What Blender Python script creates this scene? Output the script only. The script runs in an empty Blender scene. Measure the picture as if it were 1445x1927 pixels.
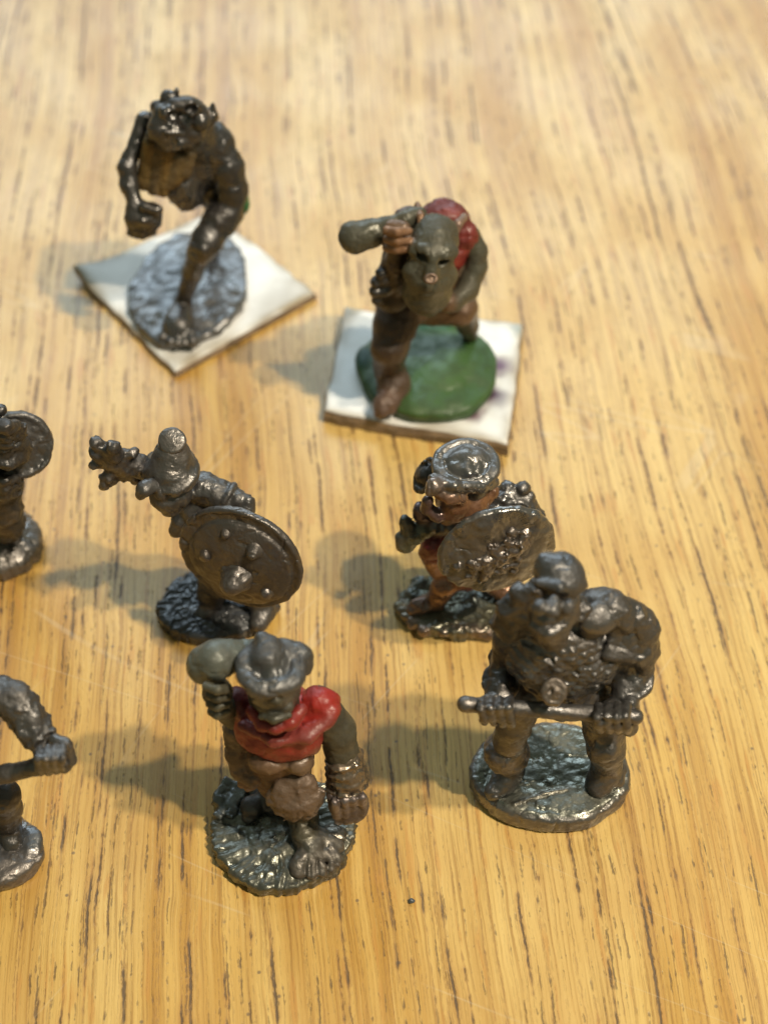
import bpy, math
import numpy as np
from mathutils import Vector, Matrix

# ------------------------------------------------------------------ scene, camera, light
scn = bpy.context.scene
R = math.radians
MM = 0.001
CAM_H, PITCH, HALF_V = 142.0, R(49.0), R(19.0)
cam_d = bpy.data.cameras.new('camera')
cam = bpy.data.objects.new('camera', cam_d)
scn.collection.objects.link(cam)
cam.location = (0, 0, CAM_H * MM)
cam.rotation_euler = (math.pi / 2 - PITCH, 0, 0)
cam_d.sensor_fit = 'VERTICAL'
cam_d.sensor_height = 24.0
cam_d.lens = 12.0 / math.tan(HALF_V)
cam_d.clip_start = 0.005
cam_d.clip_end = 50
cam_d.dof.use_dof = True
cam_d.dof.focus_distance = 0.153
cam_d.dof.aperture_fstop = cam_d.lens / 2.25
scn.camera = cam

w = bpy.data.worlds.new('World')
scn.world = w
w.use_nodes = True
w.node_tree.nodes['Background'].inputs[0].default_value = (0.82, 0.92, 0.66, 1)
w.node_tree.nodes['Background'].inputs[1].default_value = 0.20

def lamp_dir(az, el, dist):
    return Vector((math.cos(R(el)) * math.cos(R(az)), math.cos(R(el)) * math.sin(R(az)), math.sin(R(el)))) * dist

AIM = Vector((0.0, 0.11, 0.012))
def point(name, az, el, dist, power, col, rad):
    d = bpy.data.lights.new(name, 'POINT')
    d.energy = power; d.color = col; d.shadow_soft_size = rad
    o = bpy.data.objects.new(name, d)
    scn.collection.objects.link(o)
    o.location = AIM + lamp_dir(az, el, dist)
    return o
def area(name, az, el, dist, power, col, sx, sy):
    d = bpy.data.lights.new(name, 'AREA')
    d.shape = 'RECTANGLE'; d.size = sx; d.size_y = sy
    d.energy = power; d.color = col
    o = bpy.data.objects.new(name, d)
    scn.collection.objects.link(o)
    p = lamp_dir(az, el, dist)
    o.location = AIM + p
    o.rotation_euler = p.to_track_quat('Z', 'Y').to_euler()
    return o
WARM = (1.0, 0.88, 0.68)
point('lamp_bulb', -33, 58, 0.68, 12.6, WARM, 0.011)
point('lamp_bulb', -27, 66, 0.68, 10.6, WARM, 0.011)
area('window_light', 100, 33, 1.6, 18.0, (0.70, 0.87, 1.0), 1.7, 0.8)

scn.view_settings.view_transform = 'Standard'
scn.view_settings.look = 'None'
scn.view_settings.exposure = 0.0
scn.view_settings.gamma = 1.0
scn.render.engine = 'CYCLES'
scn.cycles.use_denoising = True
scn.cycles.max_bounces = 5
scn.cycles.use_adaptive_sampling = True
scn.cycles.adaptive_threshold = 0.02

# ------------------------------------------------------------------ pixel <-> millimetres (used to measure the place)
PW, PH = 1445.0, 1927.0
FPX = 0.5 * PH / math.tan(HALF_V)
FW = np.array([0, math.cos(PITCH), -math.sin(PITCH)])
UP = np.array([0, math.sin(PITCH), math.cos(PITCH)])
RT = np.array([1.0, 0, 0])
EYE = np.array([0, 0, CAM_H])
def ray(px, py):
    return FW * FPX + RT * (px - PW / 2) + UP * (PH / 2 - py)
def at_y(px, py, Y):
    d = ray(px, py); return EYE + d * (Y / d[1])
def at_z(px, py, z=0.0):
    d = ray(px, py); return EYE + d * ((z - CAM_H) / d[2])
def mm_per_px(p):
    return float((np.asarray(p) - EYE) @ FW) / FPX

# ------------------------------------------------------------------ numpy noise
_rng = np.random.RandomState(7)
_LAT = _rng.rand(32, 32, 32).astype(np.float32)
def vnoise(P, freq, seed=0):
    q = P * freq + seed * 5.37 + 100.0
    i = np.floor(q).astype(np.int32)
    f = (q - i).astype(np.float32)
    f = f * f * (3 - 2 * f)
    i0 = i & 31; i1 = (i + 1) & 31
    x0, y0, z0 = i0[..., 0], i0[..., 1], i0[..., 2]
    x1, y1, z1 = i1[..., 0], i1[..., 1], i1[..., 2]
    fx, fy, fz = f[..., 0], f[..., 1], f[..., 2]
    L = _LAT
    a = L[x0, y0, z0] * (1 - fx) + L[x1, y0, z0] * fx
    b = L[x0, y1, z0] * (1 - fx) + L[x1, y1, z0] * fx
    c = L[x0, y0, z1] * (1 - fx) + L[x1, y0, z1] * fx
    d = L[x0, y1, z1] * (1 - fx) + L[x1, y1, z1] * fx
    a = a * (1 - fy) + b * fy
    c = c * (1 - fy) + d * fy
    return (a * (1 - fz) + c * fz) - 0.5
def lumps(amp, freq, seed=0):
    return lambda P: amp * (vnoise(P, freq, seed) + 0.5 * vnoise(P, freq * 2.1, seed + 3))
def fur(amp, freq, seed=0, squash=(1, 1, 0.35)):
    s = np.array(squash)
    return lambda P: amp * (vnoise(P * s, freq, seed) + 0.6 * vnoise(P * s, freq * 2.3, seed + 1))
def scales(amp, cell):
    def f(P):
        z = (P[..., 2] + 1.3 * vnoise(P, 0.4, 6)) / (cell * 0.8)
        row = np.floor(z)
        a = (P[..., 0] * 0.8 + P[..., 1] * 0.5) / cell + 0.5 * (row % 2) + 1.6 * vnoise(P, 0.5, 2)
        du = a - np.floor(a) - 0.5
        dz = z - row - 0.5
        return amp * (np.sqrt(du * du + dz * dz) - 0.4) + 1.0 * amp * vnoise(P, 1.3, 9)
    return f

# ------------------------------------------------------------------ sculpting with distance fields
def unit(v):
    v = np.asarray(v, float); return v / np.linalg.norm(v)
def frame(n, up=(0, 0, 1), roll=0.0):
    n = unit(n)
    u = np.cross(np.asarray(up, float), n)
    if np.linalg.norm(u) < 1e-3: u = np.array([1.0, 0, 0])
    u = unit(u); v = np.cross(n, u)
    c, s = math.cos(roll), math.sin(roll)
    return np.array([u * c + v * s, -u * s + v * c, n])

class Prim:
    def __init__(s, fn, lo, hi, k, col, disp, op):
        s.fn, s.lo, s.hi, s.k, s.col, s.disp, s.op = fn, np.asarray(lo), np.asarray(hi), k, col, disp, op
    def d(s, P):
        v = s.fn(P)
        if s.disp is not None: v = v + s.disp(P)
        return v

class Fig:
    """One figurine: collects distance-field strokes for each of its parts."""
    def __init__(s, x0, y0, sc, Y0):
        s.x0, s.y0, s.sc, s.Y0 = x0, y0, sc, Y0
    def p(s, u, v, d):
        px, py = s.x0 + s.sc * u, s.y0 + s.sc * v
        return at_z(px, py, d.imag) if isinstance(d, complex) else at_y(px, py, s.Y0 + d)
    def r(s, p, rpx):
        return rpx * s.sc * mm_per_px(p)

class Sculpt:
    def __init__(s, fig, k=0.5, col=(0.1, 0.09, 0.08, 1)):
        s.f, s.k, s.col, s.prims = fig, k, col, []
    def _add(s, fn, lo, hi, k, col, disp, op='+'):
        s.prims.append(Prim(fn, lo, hi, s.k if k is None else k, s.col if col is None else col, disp, op)); return s
    # tapered capsule chain through (u, v, depth, radius)
    def c(s, pts, k=None, col=None, disp=None, op='+'):
        Q = [(s.f.p(*q[:3]), q[3]) for q in pts]
        Q = [(p, s.f.r(p, r)) for p, r in Q]
        return s.cm(Q, k, col, disp, op)
    def cm(s, Q, k=None, col=None, disp=None, op='+'):
        for (a, ra), (b, rb) in zip(Q[:-1], Q[1:]):
            def fn(P, a=a, b=b, ra=ra, rb=rb):
                ab = b - a; L = max(ab @ ab, 1e-9)
                t = np.clip(((P - a) @ ab) / L, 0, 1)
                dv = P - a - t[..., None] * ab
                return np.sqrt((dv * dv).sum(-1)) - (ra + (rb - ra) * t)
            m = max(ra, rb)
            s._add(fn, np.minimum(a, b) - m, np.maximum(a, b) + m, k, col, disp, op)
        return s
    # ball or ellipsoid at (u, v, depth); size in photo units; axes = (x, y, z) stretch in an oriented frame
    def b(s, u, v, d, r, axes=(1, 1, 1), n=None, roll=0, k=None, col=None, disp=None, op='+'):
        p = s.f.p(u, v, d); rm = s.f.r(p, r)
        return s.bm(p, np.array(axes) * rm, n, roll, k, col, disp, op)
    def bm(s, p, rad, n=None, roll=0, k=None, col=None, disp=None, op='+'):
        p = np.asarray(p, float); rad = np.asarray(rad, float)
        M = np.eye(3) if n is None else frame(n, roll=roll)
        def fn(P):
            q = (P - p) @ M.T
            k0 = np.sqrt(((q / rad) ** 2).sum(-1)); k1 = np.sqrt(((q / rad ** 2) ** 2).sum(-1)) + 1e-9
            return k0 * (k0 - 1) / k1
        m = rad.max()
        return s._add(fn, p - m, p + m, k, col, disp, op)
    # rounded box
    def x(s, u, v, d, half, n=None, roll=0, rnd=0.25, k=None, col=None, disp=None, op='+'):
        p = s.f.p(u, v, d); h = np.array([s.f.r(p, q) for q in half])
        return s.xm(p, h, n, roll, rnd, k, col, disp, op)
    def xm(s, p, h, n=None, roll=0, rnd=0.25, k=None, col=None, disp=None, op='+'):
        p = np.asarray(p, float); h = np.asarray(h, float)
        M = np.eye(3) if n is None else frame(n, roll=roll)
        rr = rnd * h.min()
        def fn(P):
            q = np.abs((P - p) @ M.T) - (h - rr)
            return np.sqrt((np.maximum(q, 0) ** 2).sum(-1)) + np.minimum(q.max(-1), 0) - rr
        m = np.linalg.norm(h)
        return s._add(fn, p - m, p + m, k, col, disp, op)
    # disc: elliptic plate with dome, in millimetres
    def disc(s, p, ra, rb, th, n, roll=0, dome=0.0, edge=0.0, k=None, col=None, disp=None, op='+', wob=0.0, seed=0):
        p = np.asarray(p, float); M = frame(n, roll=roll)
        def fn(P):
            q = (P - p) @ M.T
            e = np.sqrt((q[..., 0] / ra) ** 2 + (q[..., 1] / rb) ** 2)
            if wob:
                an = np.arctan2(q[..., 1], q[..., 0])
                e = e * (1 + wob * (np.sin(3 * an + seed) + 0.6 * np.sin(5 * an + 2 * seed) + 0.4 * np.sin(9 * an + seed)))
            mr = min(ra, rb)
            dr = (e - 1) * mr
            dz = np.abs(q[..., 2] - dome * np.clip(1 - e * e, 0, 1)) - th - edge * (np.clip(e, 0, 1.2) > 0.88)
            ro = 0.45 * th
            a, b = dr + ro, dz + ro
            return np.minimum(np.maximum(a, b), 0) + np.sqrt(np.maximum(a, 0) ** 2 + np.maximum(b, 0) ** 2) - ro
        m = max(ra, rb) + th + abs(dome)
        return s._add(fn, p - m, p + m, k, col, disp, op)
    # ring
    def ring(s, p, ra, rb, rt, n, roll=0, k=None, col=None, disp=None, op='+'):
        p = np.asarray(p, float); M = frame(n, roll=roll)
        def fn(P):
            q = (P - p) @ M.T
            e = np.sqrt((q[..., 0] / ra) ** 2 + (q[..., 1] / rb) ** 2)
            return np.sqrt(((e - 1) * min(ra, rb)) ** 2 + q[..., 2] ** 2) - rt
        m = max(ra, rb) + rt
        return s._add(fn, p - m, p + m, k, col, disp, op)

    def build(s, name, mat, parent, vox=0.2, noise=(0.05, 0.9), seed=0):
        lo = np.min([q.lo for q in s.prims if q.op == '+'], 0) - 1.0
        hi = np.max([q.hi for q in s.prims if q.op == '+'], 0) + 1.0
        n = np.ceil((hi - lo) / vox).astype(int) + 1
        ax = [lo[i] + vox * np.arange(n[i]) for i in range(3)]
        F = np.full(n, 4.0, np.float32)
        for q in s.prims:
            m = max(q.k, 0.0) + 4 * vox + 0.3
            i0 = np.clip(np.floor((q.lo - m - lo) / vox).astype(int), 0, n - 1)
            i1 = np.clip(np.ceil((q.hi + m - lo) / vox).astype(int) + 1, 1, n)
            if (i1 <= i0).any(): continue
            sl = tuple(slice(a, b) for a, b in zip(i0, i1))
            P = np.stack(np.meshgrid(ax[0][sl[0]], ax[1][sl[1]], ax[2][sl[2]], indexing='ij'), -1)
            d = q.d(P).astype(np.float32)
            A = F[sl]
            if q.op == '+':
                if q.k > 1e-4:
                    h = np.maximum(q.k - np.abs(A - d), 0) / q.k
                    F[sl] = np.minimum(A, d) - h * h * q.k * 0.25
                else: F[sl] = np.minimum(A, d)
            else:
                kk = max(q.k, 1e-4)
                h = np.maximum(kk - np.abs(A + d), 0) / kk
                F[sl] = np.maximum(A, -d) + h * h * kk * 0.25
        if noise:
            m = np.abs(F) < 1.2
            P = np.stack([lo[i] + vox * ix for i, ix in enumerate(np.nonzero(m))], -1)
            F[m] += (noise[0] * 2.9 * (vnoise(P, noise[1], seed + 1) + 0.6 * vnoise(P, noise[1] * 2.6, seed + 2) + 0.45 * (np.abs(vnoise(P, 2.6, seed + 4)) - 0.25))).astype(np.float32)
            if noise[0] >= 0.06:      # engraved creases of the casting
                W = P * np.array([1.0, 1.0, 0.7])
                cr = np.clip(1 - np.abs(vnoise(W, 0.62, seed + 7)) / 0.045, 0, 1) * np.clip(vnoise(P, 0.33, seed + 9) * 5 + 0.6, 0, 1)
                F[m] += (0.17 * cr).astype(np.float32)
        V, Q = surface_nets(F, lo, vox)
        cols = s.colours(V)
        return make_mesh(name, V, Q, cols, mat, parent)
    def colours(s, V):
        W = np.zeros(len(V)); C = np.zeros((len(V), 4))
        for q in s.prims:
            if q.op != '+': continue
            d = q.fn(V)
            wt = np.exp(-np.clip(d, -0.5, 4) / 0.16)
            W += wt; C += wt[:, None] * np.array(q.col)
        C = C / W[:, None]
        t = np.clip((C[:, 3] - 0.3) / 0.15, 0, 1)[:, None]          # bare metal: a grey, mostly metallic surface
        grey = C[:, :3].mean(1, keepdims=True) * np.array([[1.0, 1.0, 1.02]])
        C[:, :3] = (C[:, :3] * (1 - 0.45 * t) + grey * 0.45 * t) * (1 + 0.95 * t)
        mx = C[:, :3].mean(1, keepdims=True)
        C[:, :3] *= 1 - t * (1 - np.minimum(1, 0.17 / mx))
        C[:, 3:] = C[:, 3:] * (1 - t) + 0.8 * t
        return C

def surface_nets(F, lo, vox):
    S = F < 0
    nx, ny, nz = F.shape
    acc = np.zeros((nx - 1, ny - 1, nz - 1, 3), np.float32)
    cnt = np.zeros((nx - 1, ny - 1, nz - 1), np.float32)
    offs = [(0, 0), (0, 1), (1, 0), (1, 1)]
    for axis in range(3):
        o = [a for a in range(3) if a != axis]
        for a, b in offs:
            s0 = [None] * 3; s1 = [None] * 3
            s0[axis] = slice(0, F.shape[axis] - 1); s1[axis] = slice(1, F.shape[axis])
            for ax_, off in zip(o, (a, b)):
                sl = slice(off, F.shape[ax_] - 1 + off)
                s0[ax_] = sl; s1[ax_] = sl
            f0, f1 = F[tuple(s0)], F[tuple(s1)]
            cr = (f0 < 0) != (f1 < 0)
            idx = np.nonzero(cr)
            t = f0[idx] / (f0[idx] - f1[idx])
            v = np.zeros((len(t), 3), np.float32)
            v[:, axis] = t
            v[:, o[0]] = a; v[:, o[1]] = b
            acc[idx] += v
            cnt[idx] += 1
    act = cnt > 0
    ids = np.full(cnt.shape, -1, np.int64)
    I = np.nonzero(act)
    ids[I] = np.arange(len(I[0]))
    V = (np.stack(I, -1) + acc[I] / cnt[I][:, None]) * vox + lo
    quads = []
    for axis in range(3):
        o = [a for a in range(3) if a != axis]
        s0 = [slice(1, -1)] * 3; s1 = [slice(1, -1)] * 3
        s0[axis] = slice(0, F.shape[axis] - 1); s1[axis] = slice(1, F.shape[axis])
        a, b = S[tuple(s0)], S[tuple(s1)]
        for flip, m in ((False, a & ~b), (True, ~a & b)):
            i = np.stack(np.nonzero(m), -1)
            if len(i) == 0: continue
            i[:, o[0]] += 1; i[:, o[1]] += 1
            def cell(da, db):
                j = i.copy(); j[:, o[0]] -= da; j[:, o[1]] -= db
                return ids[j[:, 0], j[:, 1], j[:, 2]]
            q = np.stack([cell(1, 1), cell(0, 1), cell(0, 0), cell(1, 0)], -1)
            if axis == 1: q = q[:, ::-1]
            if flip: q = q[:, ::-1]
            quads.append(q)
    return V, np.concatenate(quads)

def make_mesh(name, V, Q, cols, mat, parent):
    org = np.array(parent['org']) if parent is not None and 'org' in parent else np.zeros(3)
    me = bpy.data.meshes.new(name)
    V = (V - org) * MM
    me.vertices.add(len(V)); me.vertices.foreach_set('co', V.astype(np.float32).ravel())
    me.loops.add(len(Q) * 4); me.loops.foreach_set('vertex_index', Q.astype(np.int32).ravel())
    me.polygons.add(len(Q))
    me.polygons.foreach_set('loop_start', (np.arange(len(Q)) * 4).astype(np.int32))
    me.polygons.foreach_set('use_smooth', np.ones(len(Q), bool))
    me.update(calc_edges=True)
    if cols is not None:
        ca = me.color_attributes.new('paint', 'FLOAT_COLOR', 'POINT')
        ca.data.foreach_set('color', cols.astype(np.float32).ravel())
    me.materials.append(mat)
    o = bpy.data.objects.new(name, me)
    scn.collection.objects.link(o)
    o.parent = parent if parent is None or 'org' in parent else parent
    return o

def root(name, org, label, cat):
    o = bpy.data.objects.new(name, None)
    o.empty_display_size = 0.005
    scn.collection.objects.link(o)
    o.location = Vector(org) * MM
    o['label'] = label; o['category'] = cat; o['group'] = 'metal fantasy figurines on the table'
    o['org'] = [float(q) for q in org]
    return o

# ------------------------------------------------------------------ materials
def nodes(name):
    m = bpy.data.materials.new(name); m.use_nodes = True
    nt = m.node_tree
    return m, nt, nt.nodes['Principled BSDF'], nt.nodes, nt.links
def math_node(nt, op, a, b=None, clamp=False):
    n = nt.nodes.new('ShaderNodeMath'); n.operation = op; n.use_clamp = clamp
    for i, v in enumerate((a, b)):
        if v is None: continue
        if isinstance(v, (int, float)): n.inputs[i].default_value = v
        else: nt.links.new(v, n.inputs[i])
    return n.outputs[0]
def noise_node(nt, vec, scale, detail=2, rough=0.5):
    n = nt.nodes.new('ShaderNodeTexNoise')
    n.inputs['Scale'].default_value = scale; n.inputs['Detail'].default_value = detail
    n.inputs['Roughness'].default_value = rough
    nt.links.new(vec, n.inputs['Vector'])
    return n.outputs['Fac']
def ramp(nt, fac, lo, hi, a=0.0, b=1.0, smooth=True):
    n = nt.nodes.new('ShaderNodeMapRange')
    if smooth: n.interpolation_type = 'SMOOTHSTEP'
    n.inputs['From Min'].default_value = lo; n.inputs['From Max'].default_value = hi
    n.inputs['To Min'].default_value = a; n.inputs['To Max'].default_value = b
    nt.links.new(fac, n.inputs['Value'])
    return n.outputs[0]
def mix(nt, fac, a, b, mode='MIX'):
    n = nt.nodes.new('ShaderNodeMix'); n.data_type = 'RGBA'; n.blend_type = mode
    for sock, v in ((n.inputs[0], fac), (n.inputs[6], a), (n.inputs[7], b)):
        if isinstance(v, (int, float)): sock.default_value = v
        elif isinstance(v, tuple): sock.default_value = v if len(v) == 4 else (*v, 1)
        else: nt.links.new(v, sock)
    return n.outputs[2]

def cast_material(name, rough=0.4, bump=0.12, coat=0.0, grain=1.0, spec=0.5, tarnish=0.5):
    """Old cast lead or paint on it; the paint attribute holds the colour, its alpha how metallic."""
    m, nt, bs, N, L = nodes(name)
    at = N.new('ShaderNodeAttribute'); at.attribute_name = 'paint'
    tc = N.new('ShaderNodeTexCoord'); v = tc.outputs['Object']
    n1 = noise_node(nt, v, 420 * grain, 4, 0.6)
    n2 = noise_node(nt, v, 1600 * grain, 3, 0.6)
    n3 = noise_node(nt, v, 160, 2)
    col = mix(nt, ramp(nt, n1, 0.35, 0.7, 0, tarnish), at.outputs['Color'], mix(nt, 1.0, at.outputs['Color'], (0.55, 0.52, 0.5), 'MULTIPLY'))
    col = mix(nt, ramp(nt, n3, 0.45, 0.7, 0, 0.35), col, mix(nt, 1.0, col, (1.35, 1.2, 1.05), 'MULTIPLY'))
    L.new(col, bs.inputs['Base Color'])
    L.new(at.outputs['Alpha'], bs.inputs['Metallic'])
    L.new(ramp(nt, n1, 0.32, 0.68, rough - 0.12, rough + 0.2), bs.inputs['Roughness'])
    bs.inputs['Specular IOR Level'].default_value = spec
    bs.inputs['Coat Weight'].default_value = coat
    bs.inputs['Coat Roughness'].default_value = 0.16
    b = N.new('ShaderNodeBump'); b.inputs['Strength'].default_value = 1.0
    b.inputs['Distance'].default_value = bump * MM
    h = math_node(nt, 'ADD', n1, math_node(nt, 'MULTIPLY', n2, 0.38))
    L.new(h, b.inputs['Height']); L.new(b.outputs[0], bs.inputs['Normal'])
    L.new(b.outputs[0], bs.inputs['Coat Normal'])
    return m

WOOD_PALE = (0.61, 0.385, 0.105)
WOOD_MID = (0.46, 0.245, 0.045)
WOOD_DEEP = (0.28, 0.135, 0.025)
WOOD_LIGHT = (0.71, 0.51, 0.19)
def wood_material():
    m, nt, bs, N, L = nodes('oak_wood')
    tc = N.new('ShaderNodeTexCoord')
    mp = N.new('ShaderNodeMapping'); mp.inputs['Scale'].default_value = (1000, 1000, 1000)   # metres -> millimetres
    mp.inputs['Rotation'].default_value = (0, 0, R(-4.2))
    L.new(tc.outputs['Object'], mp.inputs['Vector'])
    P = mp.outputs[0]
    def stretched(sx, sy, off=0.0, src=None):
        q = N.new('ShaderNodeMapping'); q.inputs['Scale'].default_value = (sx, sy, 1)
        q.inputs['Location'].default_value = (off, off * 0.7, 0)
        L.new(src or P, q.inputs['Vector']); return q.outputs[0]
    def nz(vec, detail=1, rough=0.5, out='Fac'):
        n = N.new('ShaderNodeTexNoise'); n.noise_dimensions = '2D'
        n.inputs['Scale'].default_value = 1.0; n.inputs['Detail'].default_value = detail
        n.inputs['Roughness'].default_value = rough
        L.new(vec, n.inputs['Vector']); return n.outputs[out]
    def madd(col, amt, base):
        q = N.new('ShaderNodeVectorMath'); q.operation = 'MULTIPLY_ADD'
        L.new(col, q.inputs[0]); q.inputs[1].default_value = (amt, 0, 0); L.new(base, q.inputs[2])
        return q.outputs[0]
    # slow wander of the grain, then a small wobble
    G0 = madd(nz(stretched(0.02, 0.012, 3.3), 1, .5, 'Color'), 5.5, P)
    G = madd(nz(stretched(0.25, 0.12, 8.1, G0), 2, .5, 'Color'), 0.55, G0)
    st = lambda sx, sy, off=0.0: stretched(sx, sy, off, G)
    broad = nz(st(0.06, 0.006, 1.0), 1)
    band = nz(st(0.36, 0.010, 2.0), 3, 0.6)
    fine = nz(st(2.4, 0.035, 4.0), 3, 0.65)
    fibre = nz(st(9.0, 0.25, 5.0), 2)
    col = mix(nt, ramp(nt, band, 0.32, 0.68), WOOD_PALE, WOOD_MID)
    col = mix(nt, ramp(nt, broad, 0.35, 0.65, 0, 0.6), col, WOOD_LIGHT)
    col = mix(nt, ramp(nt, fine, 0.49, 0.70, 0, 0.6), col, WOOD_DEEP)
    col = mix(nt, ramp(nt, fine, 0.45, 0.25, 0, 0.4), col, WOOD_LIGHT)
    col = mix(nt, ramp(nt, fibre, 0.5, 0.8, 0, 0.2), col, WOOD_DEEP)
    blot = nz(stretched(0.07, 0.05, 17.0), 2)
    col = mix(nt, ramp(nt, blot, 0.45, 0.7, 0, 0.35), col, WOOD_MID)
    # medullary flecks
    fl = ramp(nt, nz(st(0.8, 0.10, 6.0), 2), 0.62, 0.74)
    col = mix(nt, math_node(nt, 'MULTIPLY', fl, 0.5), col, (0.50, 0.235, 0.05))
    # open pores: one wandering line in every growth ring, broken into dashes
    sx = N.new('ShaderNodeSeparateXYZ'); L.new(G, sx.inputs[0])
    rag = ramp(nt, nz(st(6.0, 1.1, 31.0), 2, 0.6), 0.3, 0.7, -0.07, 0.09, False)
    def pores(freq, off, wid, gy, g0, g1, skip):
        x = math_node(nt, 'ADD', math_node(nt, 'MULTIPLY', sx.outputs[0], freq), off)
        cell = math_node(nt, 'FLOOR', x); fr = math_node(nt, 'FRACT', x)
        wn = N.new('ShaderNodeTexWhiteNoise'); wn.noise_dimensions = '1D'; L.new(cell, wn.inputs['W'])
        sc = N.new('ShaderNodeSeparateXYZ'); L.new(wn.outputs['Color'], sc.inputs[0])
        ctr = ramp(nt, sc.outputs[0], 0, 1, 0.2, 0.8, False)
        d = math_node(nt, 'MULTIPLY', math_node(nt, 'ABSOLUTE', math_node(nt, 'SUBTRACT', fr, ctr)), 1.0 / freq)
        d = math_node(nt, 'ADD', d, rag)
        cv = N.new('ShaderNodeCombineXYZ')
        L.new(math_node(nt, 'MULTIPLY', cell, 7.31), cv.inputs[0]); L.new(math_node(nt, 'MULTIPLY', sx.outputs[1], gy), cv.inputs[1])
        g = nz(cv.outputs[0], 4, 0.68)
        gate = ramp(nt, math_node(nt, 'ADD', g, ramp(nt, sc.outputs[1], 0, 1, -skip, 0.06, False)), g0, g1)
        wv = math_node(nt, 'MULTIPLY', math_node(nt, 'ADD', gate, 0.3), wid)
        t = math_node(nt, 'DIVIDE', d, wv)
        return math_node(nt, 'MULTIPLY', ramp(nt, t, 1.15, 0.2), math_node(nt, 'MAXIMUM', gate, 0.22)), math_node(nt, 'MULTIPLY', ramp(nt, t, 3.4, 0.6), ramp(nt, g, g0 - 0.14, g1))
    pa, ha = pores(0.27, 0.3, 0.17, 0.052, 0.46, 0.60, 0.12)
    pb, hb = pores(0.36, 5.7, 0.14, 0.085, 0.47, 0.61, 0.13)
    pc, hc = pores(0.8, 9.1, 0.11, 0.12, 0.49, 0.61, 0.12)
    pd, hd = pores(1.7, 3.3, 0.085, 0.22, 0.54, 0.65, 0.10)
    pm = math_node(nt, 'MAXIMUM', math_node(nt, 'MAXIMUM', pa, pb), math_node(nt, 'MAXIMUM', math_node(nt, 'MULTIPLY', pc, 0.8), math_node(nt, 'MULTIPLY', pd, 0.6)))
    halo = math_node(nt, 'MAXIMUM', ha, hb)
    col = mix(nt, math_node(nt, 'MULTIPLY', halo, 0.45), col, (0.38, 0.19, 0.055))
    col = mix(nt, math_node(nt, 'MULTIPLY', pm, 0.92), col, (0.085, 0.05, 0.024))
    # small specks of dirt, smudges
    sp = N.new('ShaderNodeTexVoronoi'); sp.inputs['Scale'].default_value = 0.16; sp.voronoi_dimensions = '2D'
    L.new(P, sp.inputs['Vector'])
    spk = math_node(nt, 'MULTIPLY', ramp(nt, sp.outputs['Distance'], 0.04, 0.018), ramp(nt, nz(stretched(.09, .09)), 0.5, 0.58))
    col = mix(nt, math_node(nt, 'MULTIPLY', spk, 0.7), col, (0.12, 0.085, 0.06))
    for ang, off in ((38, 3.0), (-62, 9.0)):
        rm = N.new('ShaderNodeMapping'); rm.inputs['Rotation'].default_value = (0, 0, R(ang)); L.new(P, rm.inputs['Vector'])
        ln = math_node(nt, 'ABSOLUTE', math_node(nt, 'SUBTRACT', nz(stretched(0.10, 0.006, off, rm.outputs[0]), 1), 0.5))
        sc = math_node(nt, 'MULTIPLY', ramp(nt, ln, 0.006, 0.001), ramp(nt, nz(stretched(0.06, 0.05, off + 2, rm.outputs[0]), 2), 0.52, 0.62))
        col = mix(nt, math_node(nt, 'MULTIPLY', sc, 0.2), col, (0.66, 0.56, 0.40))
    L.new(col, bs.inputs['Base Color'])
    ro = math_node(nt, 'ADD', ramp(nt, blot, 0.3, 0.7, 0.34, 0.46), math_node(nt, 'MULTIPLY', pm, 0.2))
    L.new(ro, bs.inputs['Roughness'])
    bs.inputs['Specular IOR Level'].default_value = 0.65
    bs.inputs['Coat Weight'].default_value = 0.3
    bs.inputs['Coat Roughness'].default_value = 0.32
    weave = nz(st(4.0, 1.5, 12.0), 3, 0.7)
    h = math_node(nt, 'SUBTRACT', math_node(nt, 'ADD', math_node(nt, 'MULTIPLY', fine, 0.5), math_node(nt, 'MULTIPLY', weave, 0.4)), math_node(nt, 'MULTIPLY', pm, 1.1))
    b = N.new('ShaderNodeBump'); b.inputs['Strength'].default_value = 0.8; b.inputs['Distance'].default_value = 0.09 * MM
    L.new(h, b.inputs['Height']); L.new(b.outputs[0], bs.inputs['Normal'])
    return m

def card_material():
    m, nt, bs, N, L = nodes('white_card')
    tc = N.new('ShaderNodeTexCoord'); v = tc.outputs['Object']
    g = N.new('ShaderNodeNewGeometry')
    sp = N.new('ShaderNodeSeparateXYZ'); L.new(tc.outputs['Normal'], sp.inputs[0])
    top = ramp(nt, sp.outputs['Z'], 0.55, 0.85)
    n = noise_node(nt, v, 120, 4, 0.6)
    n2 = noise_node(nt, v, 700, 3)
    paper = mix(nt, ramp(nt, n, 0.48, 0.72, 0, 0.7), (0.80, 0.80, 0.79), (0.60, 0.585, 0.56))
    stl = N.new('ShaderNodeMapping'); stl.inputs['Scale'].default_value = (250, 250, 2600); L.new(v, stl.inputs['Vector'])
    pl = noise_node(nt, stl.outputs[0], 1.0, 3)
    edge = mix(nt, ramp(nt, pl, 0.35, 0.65), (0.30, 0.22, 0.15), (0.12, 0.085, 0.06))
    at = N.new('ShaderNodeAttribute'); at.attribute_name = 'paint'
    paper = mix(nt, 1.0, paper, at.outputs['Color'], 'MULTIPLY')
    L.new(mix(nt, top, edge, paper), bs.inputs['Base Color'])
    bs.inputs['Roughness'].default_value = 0.42
    b = N.new('ShaderNodeBump'); b.inputs['Strength'].default_value = 0.6; b.inputs['Distance'].default_value = 0.08 * MM
    L.new(math_node(nt, 'ADD', n2, n), b.inputs['Height']); L.new(b.outputs[0], bs.inputs['Normal'])
    return m

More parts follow.
